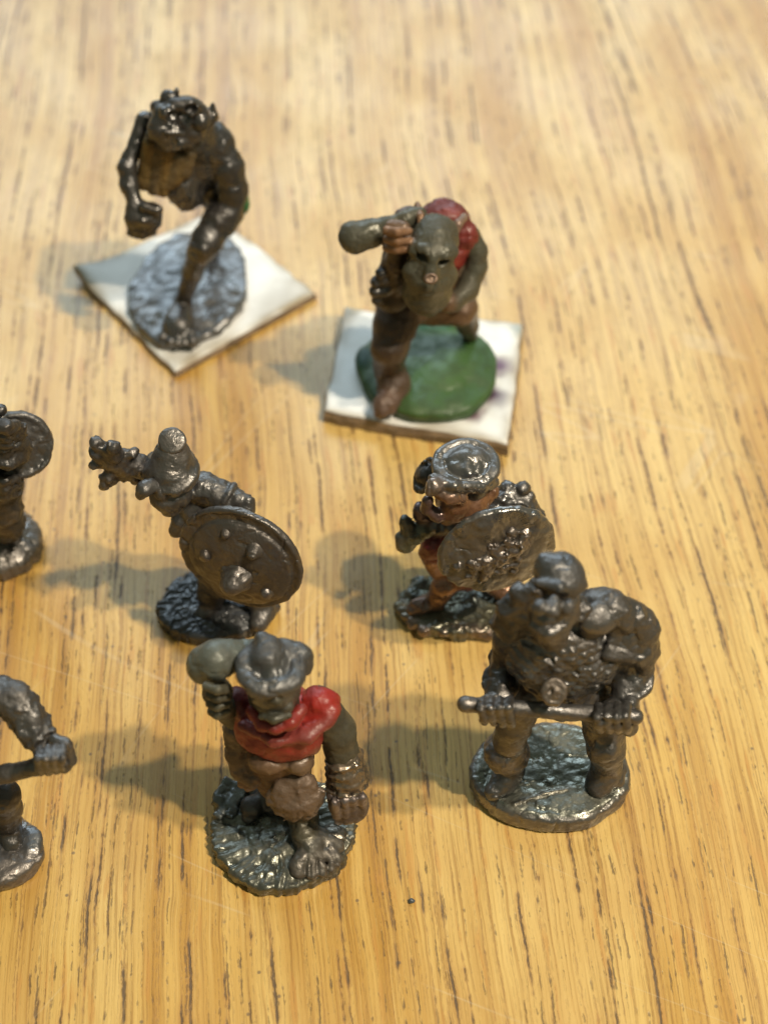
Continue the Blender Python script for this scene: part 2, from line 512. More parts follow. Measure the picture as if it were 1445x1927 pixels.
M_LEAD = cast_material('old_lead', 0.42, 0.27)
M_GLOSS = cast_material('varnished_lead', 0.35, 0.19, coat=0.25)
M_PAINT = cast_material('worn_paint', 0.50, 0.20, coat=0.06, tarnish=0.75)
M_CARD = card_material()
M_WOOD = wood_material()

LEAD = (0.072, 0.067, 0.064, 0.5)
DARK = (0.050, 0.046, 0.044, 0.45)
BLUE = (0.085, 0.092, 0.10, 0.5)
OLIVE = (0.070, 0.066, 0.048, 0.3)
GREYG = (0.082, 0.078, 0.056, 0.25)
RED = (0.23, 0.020, 0.016, 0.0)
DRED = (0.13, 0.026, 0.024, 0.05)
BROWN = (0.14, 0.085, 0.052, 0.25)
COPPER = (0.34, 0.14, 0.055, 0.35)
GREEN = (0.04, 0.095, 0.027, 0.0)
GOLD = (0.20, 0.13, 0.045, 0.3)

# ------------------------------------------------------------------ table
def table():
    nx, ny = 2, 2
    x0, x1, y0, y1, t = -450, 450, -150, 750, 22
    V = np.array([(x, y, z) for z in (0, -t) for (x, y) in ((x0, y0), (x1, y0), (x1, y1), (x0, y1))], float)
    Q = np.array([(0, 1, 2, 3), (7, 6, 5, 4), (4, 5, 1, 0), (5, 6, 2, 1), (6, 7, 3, 2), (7, 4, 0, 3)])
    o = make_mesh('table_top', V, Q, None, M_WOOD, None)
    for p in o.data.polygons: p.use_smooth = False
    o['kind'] = 'structure'; o['label'] = 'honey coloured oak table top with dark pores'; o['category'] = 'table'
table()

def card_part(parent, top_px, th, curl, stain=None):
    """A cut square of thick card: corner pixels of the top face, thickness in mm."""
    c = [at_z(px, py, th) for px, py in top_px]
    n = 48
    V, cols = [], []
    g = np.linspace(0, 1, n)
    rs = np.random.RandomState(3)
    for j in range(n):
        for i in range(n):
            u, v = g[i], g[j]
            p = c[0] * (1 - u) * (1 - v) + c[1] * u * (1 - v) + c[2] * u * v + c[3] * (1 - u) * v
            e = min(u, 1 - u, v, 1 - v)
            p = p.copy()
            p[:2] += 0.5 * vnoise(np.array([p * 1.0]), 0.45, 4)[0] * (e < 0.001)
            for (cu, cv, hgt, rad) in curl:
                dd = math.hypot(u - cu, v - cv)
                p[2] += hgt * max(0, 1 - dd / rad) ** 2
            p[2] -= 0.25 * max(0, 1 - e / 0.03) ** 2
            V.append(p)
    V = np.array(V)
    cols = np.ones((len(V), 4))
    uu = np.tile(g, n); vv = np.repeat(g, n); ee = np.minimum(np.minimum(uu, 1 - uu), np.minimum(vv, 1 - vv))
    dirt = np.clip(1 - ee / 0.07, 0, 1) * np.clip(0.55 + 1.6 * vnoise(V, 0.5, 9), 0, 1) * 0.55 + np.clip(vnoise(V, 0.22, 4) * 1.2, 0, 0.3)
    cols[:, :3] *= 1 - dirt[:, None] * np.array([0.75, 0.85, 1.0])
    if stain:
        for (px, py, r, colr) in stain:
            s0 = at_z(px, py, th)
            d = np.hypot(V[:, 0] - s0[0], V[:, 1] - s0[1]) + 1.2 * vnoise(V, 0.9, 5)
            wgt = np.clip(1.3 - d / r, 0, 1)[:, None]
            cols[:, :3] = cols[:, :3] * (1 - wgt) + np.array(colr) * wgt
    B = V.copy(); B[:, 2] -= th - 0.02
    idx = np.arange(n * n).reshape(n, n)
    top = np.stack([idx[:-1, :-1], idx[:-1, 1:], idx[1:, 1:], idx[1:, :-1]], -1).reshape(-1, 4)
    rim = np.concatenate([idx[0, :-1], idx[:-1, -1], idx[-1, :0:-1], idx[:0:-1, 0]])
    nxt = np.roll(rim, -1)
    # two extra rows on the cut edge so that it can bulge
    rows = [rim]
    VV = [V, B]
    base = len(V) + len(B)
    for k in (0.33, 0.66):
        pts = V[rim] * (1 - k) + B[rim] * k
        ctr = V.mean(0)
        out = pts - ctr; out[:, 2] = 0
        out /= np.linalg.norm(out, axis=1)[:, None]
        pts = pts + out * (0.18 + 0.25 * vnoise(pts * np.array([1, 1, 3.0]), 1.3, 8))[:, None]
        VV.append(pts); rows.append(base + np.arange(len(rim))); base += len(rim)
    rows.append(rim + n * n)
    side = []
    for a, b in zip(rows[:-1], rows[1:]):
        side.append(np.stack([b, np.roll(b, -1), np.roll(a, -1), a], -1))
    bot = top[:, ::-1] + n * n
    V2 = np.concatenate(VV)
    c2 = np.ones((len(V2), 4)); c2[:len(V)] = cols
    o = make_mesh('card', V2, np.concatenate([top, bot] + side), c2, M_CARD, parent)
    sm = np.zeros(len(o.data.polygons), bool); sm[:len(top)] = True
    o.data.polygons.foreach_set('use_smooth', sm)
    return o

def grooves(p, amp, n, seed=0, inner=0.25, rad=8.0):
    """irregular radial furrows on a base"""
    def f(P):
        q = P - p
        an = np.arctan2(q[..., 1], q[..., 0]); r = np.sqrt(q[..., 0] ** 2 + q[..., 1] ** 2)
        A = np.stack([an * n / 6.28 + 0.5 * np.sin(r), r * 0.16, q[..., 2] * 0.2], -1)
        g = vnoise(A, 1.0, seed) + 0.7 * vnoise(A * np.array([2.3, 1.6, 1]), 1.0, seed + 2)
        return 3.0 * amp * g * np.clip(r / rad - inner, 0, 1) + amp * vnoise(P, 1.1, seed)
    return f
def net(amp, freq, seed=0):
    """netted ridges"""
    def f(P):
        a = np.abs(vnoise(P * np.array([1, 1, 0.2]), freq, seed)); b = np.abs(vnoise(P * np.array([1, 1, 0.2]), freq * 1.3, seed + 5))
        return amp * (np.minimum(np.minimum(a, b) * 9, 1.3) - 0.5)
    return f

def toes(S, pts, r, k=0.12, col=None):
    for u, v, d in pts: S.b(u, v, d, r, k=k, col=col)

# ================================================================== giant A : stooping troll with a clenched fist, on a turned card
def troll():
    f = Fig(120, 150, 500 / 1445, 160.0)
    org = at_z(358, 556, 0)
    o = root('troll_figurine', org, 'dark metal troll figurine swinging a clenched fist, on a turned white card', 'figurine')
    TH = 1.3
    card_part(o, [(331, 697), (595, 550), (398, 396), (140, 513)], TH, [(0, 1, 1.6, 0.35)], None)
    # base
    b = Sculpt(f, col=(0.17, 0.172, 0.175, 0.5))
    pc = at_z(356, 543, TH + 0.6)
    b.disc(pc, 8.3, 12.6, 0.75, (0, 0, 1), roll=R(-6), dome=0.9, wob=0.012, disp=lambda P: 0.5 * vnoise(P, 0.35, 3) + 0.45 * vnoise(P, 0.8, 5))
    b.build('base', M_GLOSS, o, 0.25, (0.05, 0.6), 3)
    # body
    S = Sculpt(f, k=0.5, col=DARK)
    zt = TH + 1.2
    # forward leg
    S.c([(885, 680, 1.5, 86), (855, 760, -2, 88), (775, 880, -4.5, 80), (745, 940, -5, 68)], k=1.0)
    S.c([(745, 930, -5, 68), (700, 1050, -3.5, 54), (650, 1200, (zt + 2.2) * 1j, 44)], k=0.6)
    S.c([(645, 1220, (zt + 1.6) * 1j, 52), (628, 1310, (zt + 0.9) * 1j, 78), (624, 1350, (zt + 0.7) * 1j, 90)], k=0.6, col=LEAD)
    for u, v in [(540, 1400), (580, 1425), (620, 1435), (660, 1432)]: S.c([(u * .7 + 186, v - 60, (zt + .9) * 1j, 24), (u, v, (zt + .5) * 1j, 22)], k=0.08, col=LEAD)
    S.c([(690, 1380, (zt + .9) * 1j, 32), (700, 1425, (zt + .5) * 1j, 32)], k=0.08, col=LEAD)
    S.c([(700, 905, -6.0, 22), (760, 925, -6.6, 20), (810, 900, -5.6, 22)], k=0.3)
    # rear leg, trailing
    S.c([(860, 700, 4, 90), (830, 790, 7, 75), (790, 860, (zt + 1.5) * 1j, 50), (800, 900, (zt + .6) * 1j, 60)], k=0.8)
    # torso
    S.b(820, 560, 4, 140, (1, 0.8, 1.1), k=1.2)
    S.b(690, 430, 1.4, 200, (1, 0.8, 1.0), k=1.2)
    S.c([(640, 560, -1.4, 105), (665, 610, -1.0, 90), (690, 650, -.6, 60)], k=0.9, disp=fur(0.6, 1.2, 4), col=LEAD)
    S.b(800, 350, 1.5, 125, k=0.8, disp=lumps(0.3, 0.8, 2))
    # far arm, pressed along the back
    S.c([(830, 370, 1, 100), (890, 470, 0.0, 84), (930, 600, -0.5, 74), (905, 720, -1.5, 62), (840, 760, -3, 55)], k=0.7, disp=lumps(0.35, 0.7, 5))
    # near arm with fist
    S.c([(500, 240, 1.5, 70), (440, 225, 0, 48), (392, 350, -2, 38), (345, 480, -4.0, 50), (355, 570, -5.2, 50), (388, 660, -6.6, 38)], k=0.5)
    S.x(436, 735, -7.2, (96, 74, 74), n=(-0.1, -0.75, 0.65), rnd=0.7, k=0.5)
    for i in range(4):
        S.c([(352 + 4 * i, 752 + 27 * i, -8.0 + 0.35 * i, 23), (430, 768 + 26 * i, -8.8 + 0.35 * i, 25), (505 - 6 * i, 752 + 26 * i, -8.2 + 0.35 * i, 22)], k=0.10)
    S.c([(440, 690, -8.2, 30), (510, 710, -8.4, 30)], k=0.2)
    # neck and head thrown forward
    S.c([(720, 330, 0, 120), (650, 240, -1.5, 130)], k=0.8)
    S.b(665, 200, -1.6, 120, (1.05, 1, 0.9), k=0.4)
    S.c([(555, 205, -3.8, 76), (540, 270, -4.6, 80), (560, 325, -4.8, 62), (610, 345, -4.6, 44)], k=0.3); S.c([(690, 240, -2.8, 62), (640, 320, -3.6, 56)], k=.25)
    S.c([(470, 305, -3.4, 26), (560, 335, -5.2, 30), (680, 345, -4.2, 30)], k=0.3)
    S.c([(600, 140, -3.6, 40), (690, 140, -3.5, 40), (750, 175, -2.8, 36)], k=0.35)      # brow
    S.b(565, 180, -4.6, 46, k=0.3); S.b(600, 260, -5.2, 40, k=0.25)                     # snout
    S.b(588, 214, -5.6, 32, (1, 1.8, 1), op='-', k=0.1)                                            # nostril
    S.b(692, 180, -4.8, 40, (1, 1.8, .8), op='-', k=0.1); S.b(694, 190, -4.4, 16, k=0.05)           # eye
    S.b(745, 225, -3.5, 52, k=0.25); S.b(715, 285, -3.3, 56, k=0.25); S.c([(500, 250, -5.2, 18), (560, 285, -6.2, 20), (650, 290, -5.6, 18)], k=.1)
    S.b(571, 98, -1.5, 48, k=0.15); S.c([(600, 110, -1.5, 30), (616, 55, -1.5, 12)], k=0.15)
    S.b(510, 150, -2, 40, k=0.3)
    S.c([(770, 235, -1.2, 50), (806, 200, -1.0, 36), (812, 135, -.8, 12)], k=0.2)          # ear
    S.build('body', M_GLOSS, o, 0.2, (0.07, 0.9), 1)
    # jerkin hanging in stiff folds
    J = Sculpt(f, k=0.25, col=GOLD)
    for i, (ua, va, ub, vb) in enumerate([(465, 345, 435, 565), (515, 360, 490, 590), (565, 385, 540, 600), (625, 420, 580, 560), (660, 440, 610, 540), (690, 400, 660, 500)]):
        J.c([(ua, va, -3.4 + .1 * i, 36), (ub, vb, -3.9 + .15 * i, 42)], k=.22, col=GOLD if i % 2 == 0 else (0.13, 0.095, 0.05, .3))
    J.b(570, 470, -1.6, 120, (1.1, 0.6, 1.2), k=.5)
    J.build('jerkin', M_PAINT, o, 0.2, (0.06, 1.0), 2)
    # dab of green paint on the elbow
    G = Sculpt(f, col=(0.02, 0.13, 0.05, 0)); G.b(975, 660, -0.6, 50, (0.75, 0.8, 1.7))
    G.build('green_pad', M_PAINT, o, 0.2, (0.04, 1), 1)

# ================================================================== giant B : hunched giant with club, green base
def giant():
    f = Fig(580, 350, 440 / 1445, 145.0)
    org = at_z(800, 705, 0)
    o = root('giant_figurine', org, 'hunched bearded giant figurine with club on shoulder, green base on white card', 'figurine')
    TH = 2.3
    card_part(o, [(609, 772), (957, 835), (985, 606), (648, 580)], TH, [(0, 1, .4, 0.25)],
              [(938, 690, 1.8, (0.16, 0.07, 0.14)), (920, 745, 2.2, (0.09, 0.03, 0.075)), (885, 775, 1.8, (0.15, 0.06, 0.11)),
               (975, 622, 1.2, (0.45, 0.5, 0.5)), (665, 585, 1.4, (0.45, 0.42, 0.35))])
    b = Sculpt(f, k=1.0, col=GREEN)
    pc = at_z(806, 697, TH + 0.7)
    b.disc(pc, 9.4, 9.6, 0.9, (0, 0, 1), dome=1.5, wob=0.012, seed=2, disp=lumps(0.4, 0.3, 7))
    b.b(345, 1080, (TH + 1.2) * 1j, 70, (0.7, 1.5, 0.8), col=(0.02, 0.075, 0.055, 0))
    b.b(760, 850, (TH + 2) * 1j, 110, (1.2, 1, 0.5), col=(0.03, 0.11, 0.075, 0))
    b.b(800, 1130, (TH + 2.2) * 1j, 170, (1.1, 1, 0.18), col=(0.075, 0.145, 0.045, 0)); b.b(700, 1330, (TH + 1.6) * 1j, 120, (1.5, 1, 0.2), col=(0.055, 0.11, 0.028, 0)); b.b(1010, 1120, (TH + 1.6) * 1j, 90, (.8, 1.3, .25), col=(0.055, 0.12, 0.04, 0))
    b.build('base', M_PAINT, o, 0.25, (0.05, 0.5), 2)
    zt = TH + 2.0
    S = Sculpt(f, k=0.5, col=GREYG)
    # legs
    S.c([(560, 770, -1.5, 140), (535, 860, -3, 130), (505, 1000, -5, 112), (500, 1120, (zt + 2.5) * 1j, 92), (520, 1220, (zt + 1.2) * 1j, 100)], k=0.8, col=(0.075, 0.05, 0.036, .15))
    S.c([(545, 1230, (zt + .8) * 1j, 90), (480, 1345, (zt + .1) * 1j, 72), (450, 1385, (zt - .1) * 1j, 54)], k=0.6, col=(0.125, 0.078, 0.056, .15), disp=lumps(.4, 1.0, 2))
    S.c([(930, 740, 1, 110), (985, 860, 3.0, 62), (1000, 930, (zt + .4) * 1j, 46)], k=0.8, col=(0.075, 0.058, 0.038, .1))
    # hips and back
    S.c([(560, 745, -1, 110), (760, 735, 0, 120), (930, 760, 0, 105)], k=1.0, col=BROWN, disp=lumps(.3, .5, 4))
    S.b(760, 480, 1.0, 250, (1, .75, 1.0), k=1.0, col=BROWN)
    # head hanging forward: skull, brow, muzzle and beard
    S.b(782, 320, -4.6, 148, (1, 1, 1), k=0.6, disp=lumps(.25, .6, 3))
    S.c([(770, 380, -6.2, 135), (745, 560, -7.4, 145), (735, 650, -7.2, 150), (748, 738, -6.2, 70)], k=0.6)
    S.c([(660, 395, -7.4, 40), (740, 410, -8.2, 38), (840, 420, -8.0, 40), (890, 410, -7.4, 36)], k=0.9)
    S.c([(765, 450, -8.9, 30), (757, 540, -9.7, 40)], k=0.6)
    S.b(645, 520, -7.8, 62, k=0.8); S.b(862, 550, -7.6, 60, k=0.8)
    S.b(700, 458, -9.2, 40, (1, 2.0, .85), op='-', k=0.12); S.b(830, 480, -9.1, 37, (1, 2.0, .8), op='-', k=0.12)
    # arm holding the club
    S.c([(660, 230, 0, 90), (560, 430, -1.5, 95), (530, 560, -2.6, 100), (520, 690, -4, 100)], k=0.6, col=(0.05, 0.04, 0.032, .3))
    S.c([(520, 640, -4, 80), (540, 480, -5.0, 72), (550, 380, -5.0, 62)], k=0.4, col=(0.06, 0.042, 0.03, .3))
    S.x(545, 310, -4.6, (86, 100, 78), n=(-.1, -.7, .7), rnd=0.7, k=0.4, col=BROWN)
    for i in range(3):
        S.c([(485, 275 + 52 * i, -6.3, 29), (550, 285 + 52 * i, -7.2, 31), (615, 280 + 52 * i, -6.4, 28)], k=0.12, col=(0.27, 0.15, 0.085, .3))
    # shaggy cuff
    for q in [(450, 540), (425, 590), (470, 580), (415, 650), (450, 650), (430, 700), (480, 640)]:
        S.b(q[0], q[1], -5.5, 42, k=0.15, col=DARK)
    # arm on the hip
    S.c([(985, 330, 0.5, 90), (1040, 400, -0.2, 66), (1035, 500, -1, 68), (985, 640, -3, 66), (900, 720, -5, 60)], k=0.5)
    S.b(860, 720, -5.4, 62, k=0.4, col=BROWN)
    S.build('body', M_LEAD, o, 0.2, (0.06, 0.8), 4)
    # tunic
    T = Sculpt(f, k=0.6, col=DRED)
    T.b(830, 205, 1.0, 150, (1.05, .9, .85), disp=lumps(.5, .7, 6)); T.b(860, 190, -.6, 70, (1.2, 1, .7), col=(0.19, 0.045, 0.04, 0), disp=lumps(.4, .9, 2))
    T.b(965, 330, 0.0, 105, (.9, .85, 1.15), col=(0.18, 0.024, 0.02, 0), disp=lumps(.3, .6, 8))
    T.b(880, 430, -.6, 100, col=(0.2, .025, .02, 0))
    T.b(620, 185, -.6, 84, (1.1, .8, .7), col=(0.10, 0.075, 0.075, .2))
    T.build('tunic', M_PAINT, o, 0.2, (0.08, 0.9), 5)
    # straps over the shoulders
    K = Sculpt(f, k=0.2, col=(0.20, 0.11, 0.06, .3))
    K.c([(675, 120, -0.6, 22), (695, 190, -3.4, 24), (690, 290, -5.0, 20)])
    K.build('strap', M_LEAD, o, 0.18, (0.05, 1.2), 5)
    K = Sculpt(f, k=0.2, col=(0.22, 0.15, 0.12, .3))
    K.c([(965, 190, -0.6, 24), (925, 235, -3.0, 28), (900, 310, -3.8, 20)])
    K.build('strap', M_LEAD, o, 0.18, (0.05, 1.2), 6)
    # club
    C = Sculpt(f, k=0.5, col=GREYG)
    C.c([(290, 318, -4.2, 104), (390, 290, -4.0, 84), (490, 250, -3.6, 62), (600, 205, -3, 52), (690, 170, -2, 46)], disp=lumps(.3, .5, 9))
    C.build('club', M_LEAD, o, 0.2, (0.05, .8), 6)
    # nose ring
    g = Sculpt(f, k=0.1, col=(0.17, 0.095, 0.05, .5))
    p = f.p(757, 572, -11.35)
    g.ring(p, 0.62, 0.46, 0.2, (0.05, -0.75, 0.65))
    g.b(757, 575, -11.1, 26)
    g.build('nose_ring', M_LEAD, o, 0.1, (0.02, 1.5), 1)

# ================================================================== C : fighter with spiked mace and studded shield
def mace_fighter():
    f = Fig(150, 780, 450 / 1445, 107.0)
    org = at_z(392, 1145, 0)
    o = root('mace_fighter_figurine', org, 'bare dark metal fighter figurine with spiked mace and round studded shield', 'figurine')
    b = Sculpt(f, col=(0.05, 0.053, 0.058, .3))
    pc = at_z(402, 1142, 0.9)
    b.disc(pc, 6.6, 5.4, 1.0, (0, 0, 1), dome=0.5, wob=0.02, disp=net(0.22, 0.95, 3))
    b.build('base', M_GLOSS, o, 0.13, (0.03, 0.8), 2)
    S = Sculpt(f, k=0.4, col=LEAD)
    # legs and trunk behind the shield
    S.c([(840, 900, 1.2, 120), (800, 1080, 0.5, 85), (800, 1170, 1.8j, 60), (760, 1200, 1.8j, 62)], k=.6, col=DARK)
    S.c([(1000, 950, 1.2, 115), (1080, 1090, 0.2, 85), (1110, 1190, 2.2j, 70), (1085, 1262, 2.0j, 58)], k=.6)
    S.b(1165, 1165, 0.5, 50, k=.4)
    S.c([(900, 930, 1.5, 180), (800, 700, 1.0, 170), (720, 560, 0.6, 130)], k=1.0)
    S.c([(615, 640, -0.5, 62), (585, 700, -0.8, 45)], k=.4)
    # left arm behind the shield rim: rolled sleeve
    S.c([(740, 440, 0.6, 95), (850, 490, 0, 92), (930, 520, -.6, 78)], k=.5, disp=lumps(.35, .8, 4))
    S.ring(f.p(890, 500, -.3), 1.55, 1.55, 0.35, (0.8, -.3, -.4), k=.25)
    S.b(955, 515, -0.9, 60, k=.2); S.b(1015, 525, -1.0, 50, k=.2); S.b(1010, 570, -1.5, 55, k=.3)
    # right arm raised behind the head, hand on the mace
    S.c([(640, 520, 1.5, 85), (520, 420, 2.5, 75), (420, 340, 1.6, 62), (340, 320, 0.6, 66)], k=.6)
    # face
    S.b(550, 470, -1.2, 128, (1, 1, 1.0), k=.5)
    S.c([(530, 510, -2.2, 95), (545, 560, -2.4, 62)], k=.5)
    S.c([(450, 430, -2.6, 50), (392, 450, -3.4, 50), (372, 480, -3.6, 36)], k=.3)   # nose
    S.b(500, 470, -2.8, 50, k=.3); S.b(600, 500, -2.2, 60, k=.4)
    S.c([(470, 545, -3.0, 24), (540, 575, -3.4, 24)], k=.2)
    S.b(450, 480, -3.5, 20, op='-', k=.15)
    S.build('body', M_LEAD, o, 0.17, (0.06, 1.0), 3)
    # hat
    h = Sculpt(f, k=.45, col=(0.078, 0.07, 0.064, .45))
    h.c([(556, 330, -0.4, 150), (560, 250, 0.2, 118), (560, 195, 0.5, 80)])
    ph = f.p(552, 345, -0.5)
    h.disc(ph, 3.3, 3.15, 0.42, (-0.1, -0.08, 1), k=.9, wob=.02, dome=.5, disp=lumps(.3, .4, 3))
    h.build('hat', M_LEAD, o, 0.17, (0.07, .7), 4)
    kb = Sculpt(f, k=.2, col=(0.085, 0.077, 0.07, .45))
    kb.disc(f.p(560, 162, .3), 1.5, 1.45, .42, (0, -.5, .86), dome=.25, k=.05); kb.c([(560, 190, .6, 56), (560, 225, .6, 66)], k=.1)
    kb.build('hat_knob', M_LEAD, o, 0.15, (0.04, .9), 5)
    # mace
    m = Sculpt(f, k=.25, col=(0.07, 0.062, 0.058, .45))
    m.c([(365, 310, 0.6, 72), (270, 300, 0, 80), (190, 265, -.4, 70), (130, 240, -.6, 60)], disp=lumps(.35, 1.0, 4))
    for u, v, d, r in [(98, 170, -.6, 46), (205, 192, -1.7, 50), (80, 215, -.2, 30), (88, 300, -.8, 36), (150, 425, -1.2, 42), (318, 235, -.2, 46), (205, 400, -.6, 30), (265, 385, 0, 30), (335, 395, .2, 34)]:
        m.c([((u + 210) / 2, (v + 280) / 2, d * .5 - .2, r * 1.12), (u, v, d, r * .8)], k=.4, disp=lumps(.35, 1.3, int(u)))
    m.build('mace', M_LEAD, o, 0.15, (0.07, 1.3), 6)
    # shield
    n = unit((-0.30, -0.93, 0.14))
    sc_ = f.p(972, 872, -6.0)
    ra = f.r(sc_, 396)
    fr = frame(n)
    s = Sculpt(f, k=.12, col=(0.074, 0.063, 0.055, .45))
    s.disc(sc_ - n * .25, ra, ra * 0.97, 0.36, n, dome=0.2)
    s.disc(sc_ + fr[0] * .12 - fr[1] * .3, ra * .84, ra * .82, 0.5, n, dome=1.25, k=.1)
    s.ring(sc_, ra * .96, ra * .93, .22, n)
    sh = s.build('shield', M_LEAD, o, 0.15, (0.06, .6), 7)
    sh['org'] = list(o['org'])
    fr = frame(n)
    def on(a, bb, hgt=0.0):
        e2 = a * a + bb * bb
        return sc_ + fr[0] * ra * a + fr[1] * ra * bb + n * (0.45 + 1.25 * max(0, 1 - e2 / .7) + hgt)
    def stud(name, a, bb, r, hh, seed):
        q = Sculpt(f, k=.3, col=(0.08, 0.068, 0.06, .45))
        q.cm([(on(a, bb, -.45), r * 1.1), (on(a, bb, hh), r * .66)], disp=lumps(.25, .9, seed))
        q.build(name, M_LEAD, sh, 0.12, (0.06, 1.0), seed)
    stud('boss', 0.02, -0.18, 1.95, 1.1, 3)
    stud('stud', 0.30, 0.40, 1.0, .3, 4); stud('stud', -.52, .06, 1.1, -.05, 5)
    stud('stud', .48, -.42, 1.0, .15, 6); stud('stud', -.16, .56, .7, -.05, 7)

# ================================================================== D : halfling with broad hat and oval shield
def halfling():
    f = Fig(720, 810, 350 / 1445, 108.0)
    org = at_z(862, 1140, 0)
    o = root('halfling_figurine', org, 'small glossy figurine with copper face, upturned hat and embossed oval shield', 'figurine')
    b = Sculpt(f, k=.5, col=(0.085, 0.085, 0.05, .4))
    pc = at_z(866, 1138, 0.9)
    b.disc(pc, 7.3, 5.0, 0.95, (0, 0, 1), dome=0.3, wob=0.03, seed=1, disp=grooves(pc, 0.2, 46, 2, .35, 6))
    for u, v, r in [(560, 1545, 42), (620, 1560, 46), (715, 1565, 50), (760, 1580, 40), (840, 1590, 44), (470, 1575, 40), (320, 1560, 50), (230, 1500, 55), (180, 1420, 45), (160, 1340, 40)]:
        b.b(u, v, 1.2j, r, (1, .8, 1), col=(0.20, 0.12, 0.075, .7), k=.25)
    for u, v, r in [(290, 1200, 75), (240, 1280, 70), (700, 1330, 90), (800, 1250, 80), (640, 1420, 60)]:
        b.b(u, v, 1.6j, r, (1, .9, .8), col=(0.07, 0.085, 0.075, .45), k=.3, disp=lumps(.4, 1.2, 4))
    b.build('base', M_GLOSS, o, 0.14, (0.1, 1.2), 2)
    S = Sculpt(f, k=.4, col=LEAD)
    SK = (0.18, 0.088, 0.045, .25); CO = (0.19, 0.09, 0.042, .4)
    # legs
    S.c([(560, 1080, .2, 125), (480, 1200, -1.2, 95), (410, 1330, 2.8j, 75)], k=.6, col=CO)
    S.c([(400, 1340, 2.4j, 75), (280, 1370, 2.3j, 70), (235, 1400, 2.0j, 52)], k=.4, col=(0.26, 0.15, 0.11, .6), disp=lumps(.35, 1.2, 2))
    S.c([(760, 1080, 1, 120), (900, 1210, .5, 85), (960, 1250, -.2, 70), (1000, 1330, 2.2j, 75)], k=.6, col=CO)
    # trunk
    S.c([(640, 1060, .8, 190), (620, 850, .8, 200), (620, 720, .6, 170)], k=.8, col=DRED)
    S.b(400, 900, -1.0, 110, (1, 1, 1.3), k=.5, col=(0.14, 0.02, 0.024, 0.0))
    S.c([(340, 950, -1.2, 65), (420, 1080, -.8, 70)], k=.4, col=CO)
    # mail collar and sword arm
    S.c([(700, 700, -.8, 100), (850, 610, -.2, 110), (960, 530, .6, 100), (1080, 560, .6, 110)], k=.5, disp=lumps(.5, 1.2, 4))
    S.b(1085, 455, 1, 60, k=.15); S.b(970, 450, 1.2, 65, k=.2); S.b(1140, 520, .6, 50, k=.2); S.b(1120, 640, 0, 110, k=.5); S.b(1215, 655, 0, 45, k=.2)
    S.c([(450, 760, -2, 60), (560, 730, -2.6, 55), (700, 690, -2.2, 50)], k=.3, disp=lumps(.5, 1.4, 3))
    # hand in front with sling
    S.c([(430, 740, -.6, 90), (300, 640, -1.0, 66), (285, 605, -1.0, 54)], k=.4, col=(0.10, 0.07, 0.075, .35))
    S.c([(320, 760, -1.4, 90), (215, 820, -2.0, 82), (180, 880, -2.4, 74)], k=.4, col=(0.075, 0.08, 0.05, .35))
    S.c([(210, 790, -2, 72), (180, 720, -1.8, 50), (170, 692, -1.8, 36)], k=.3, col=(0.06, 0.07, 0.07, .4))
    S.c([(140, 830, -2.4, 46), (145, 905, -2.8, 44)], k=.3, col=(0.07, 0.07, 0.06, .4))
    # pack behind the head
    S.c([(420, 330, 2.2, 120), (360, 350, 2, 100)], k=.3, col=DARK)
    S.ring(f.p(330, 350, 1.4), 1.35, 2.0, .3, (-.8, -.3, .4), k=.2, col=DARK)
    # head
    S.b(620, 525, -1.3, 205, (1.05, .95, .9), k=.5, col=SK)
    S.c([(560, 560, -3.0, 125), (520, 630, -3.2, 100), (500, 680, -3.2, 60)], k=.4, col=SK)
    S.b(660, 600, -2.8, 110, k=.4, col=SK); S.c([(400, 380, -3.0, 50), (560, 440, -4.2, 42), (760, 440, -3.0, 48), (860, 400, -1.2, 44)], k=.3, col=(0.11, .10, .09, .5))
    S.c([(460, 410, -3.4, 60), (400, 430, -4.2, 62), (365, 470, -4.4, 44)], k=.3, col=(0.16, 0.12, 0.10, .4))
    S.c([(430, 500, -4.2, 36), (520, 525, -4.5, 50), (610, 525, -4.0, 50)], k=.6, col=CO)
    S.c([(350, 545, -4.0, 46), (340, 600, -3.8, 46), (430, 670, -4.2, 52)], k=.35, col=(0.10, 0.06, 0.055, .3))
    S.b(400, 578, -5.6, 36, op='-', k=.12); S.b(480, 462, -5.8, 30, op='-', k=.12)
    S.c([(760, 560, -1.6, 70), (840, 480, -.8, 60)], k=.3, col=SK)
    S.build('body', M_GLOSS, o, 0.16, (0.07, 1.2), 5)
    # hat
    h = Sculpt(f, k=.35, col=(0.115, 0.108, 0.10, .6))
    n = unit((0.03, -.12, 1))
    ph = f.p(645, 285, -.2)
    R1 = f.r(ph, 228)
    h.c([(640, 385, -.6, 200), (645, 335, -.4, 218)], k=.4)
    h.ring(ph + n * .35, R1, R1 * .95, .55, n, k=.35)
    h.bm(ph + n * 1.3, (R1 * .83, R1 * .78, 1.35), n, k=.12, op='-')
    pk = f.p(650, 200, .6)
    h.bm(ph + n * .1 + np.array([.1, .2, 0]), (R1 * .80, R1 * .74, 1.45), n, k=.35, disp=lumps(.5, .8, 3))
    h.cm([(ph + n * 1.0 + np.array([0, .6, 0]), .75), (ph + n * 1.2 + np.array([0.25, -1.6, -.3]), .4)], k=.3)
    h.build('hat', M_GLOSS, o, 0.14, (0.045, .8), 6)
    # shield
    n = unit((0.17, -0.97, 0.10))
    sc_ = f.p(885, 925, -6.2); ra = f.r(sc_, 462)
    s = Sculpt(f, k=.12, col=(0.20, 0.185, 0.165, .7))
    s.disc(sc_, ra, ra * .93, 0.4, n, dome=.5, wob=.01, disp=lambda P: 0.45 * vnoise(P, .45, 3) + .3 * vnoise(P, 1.0, 5))
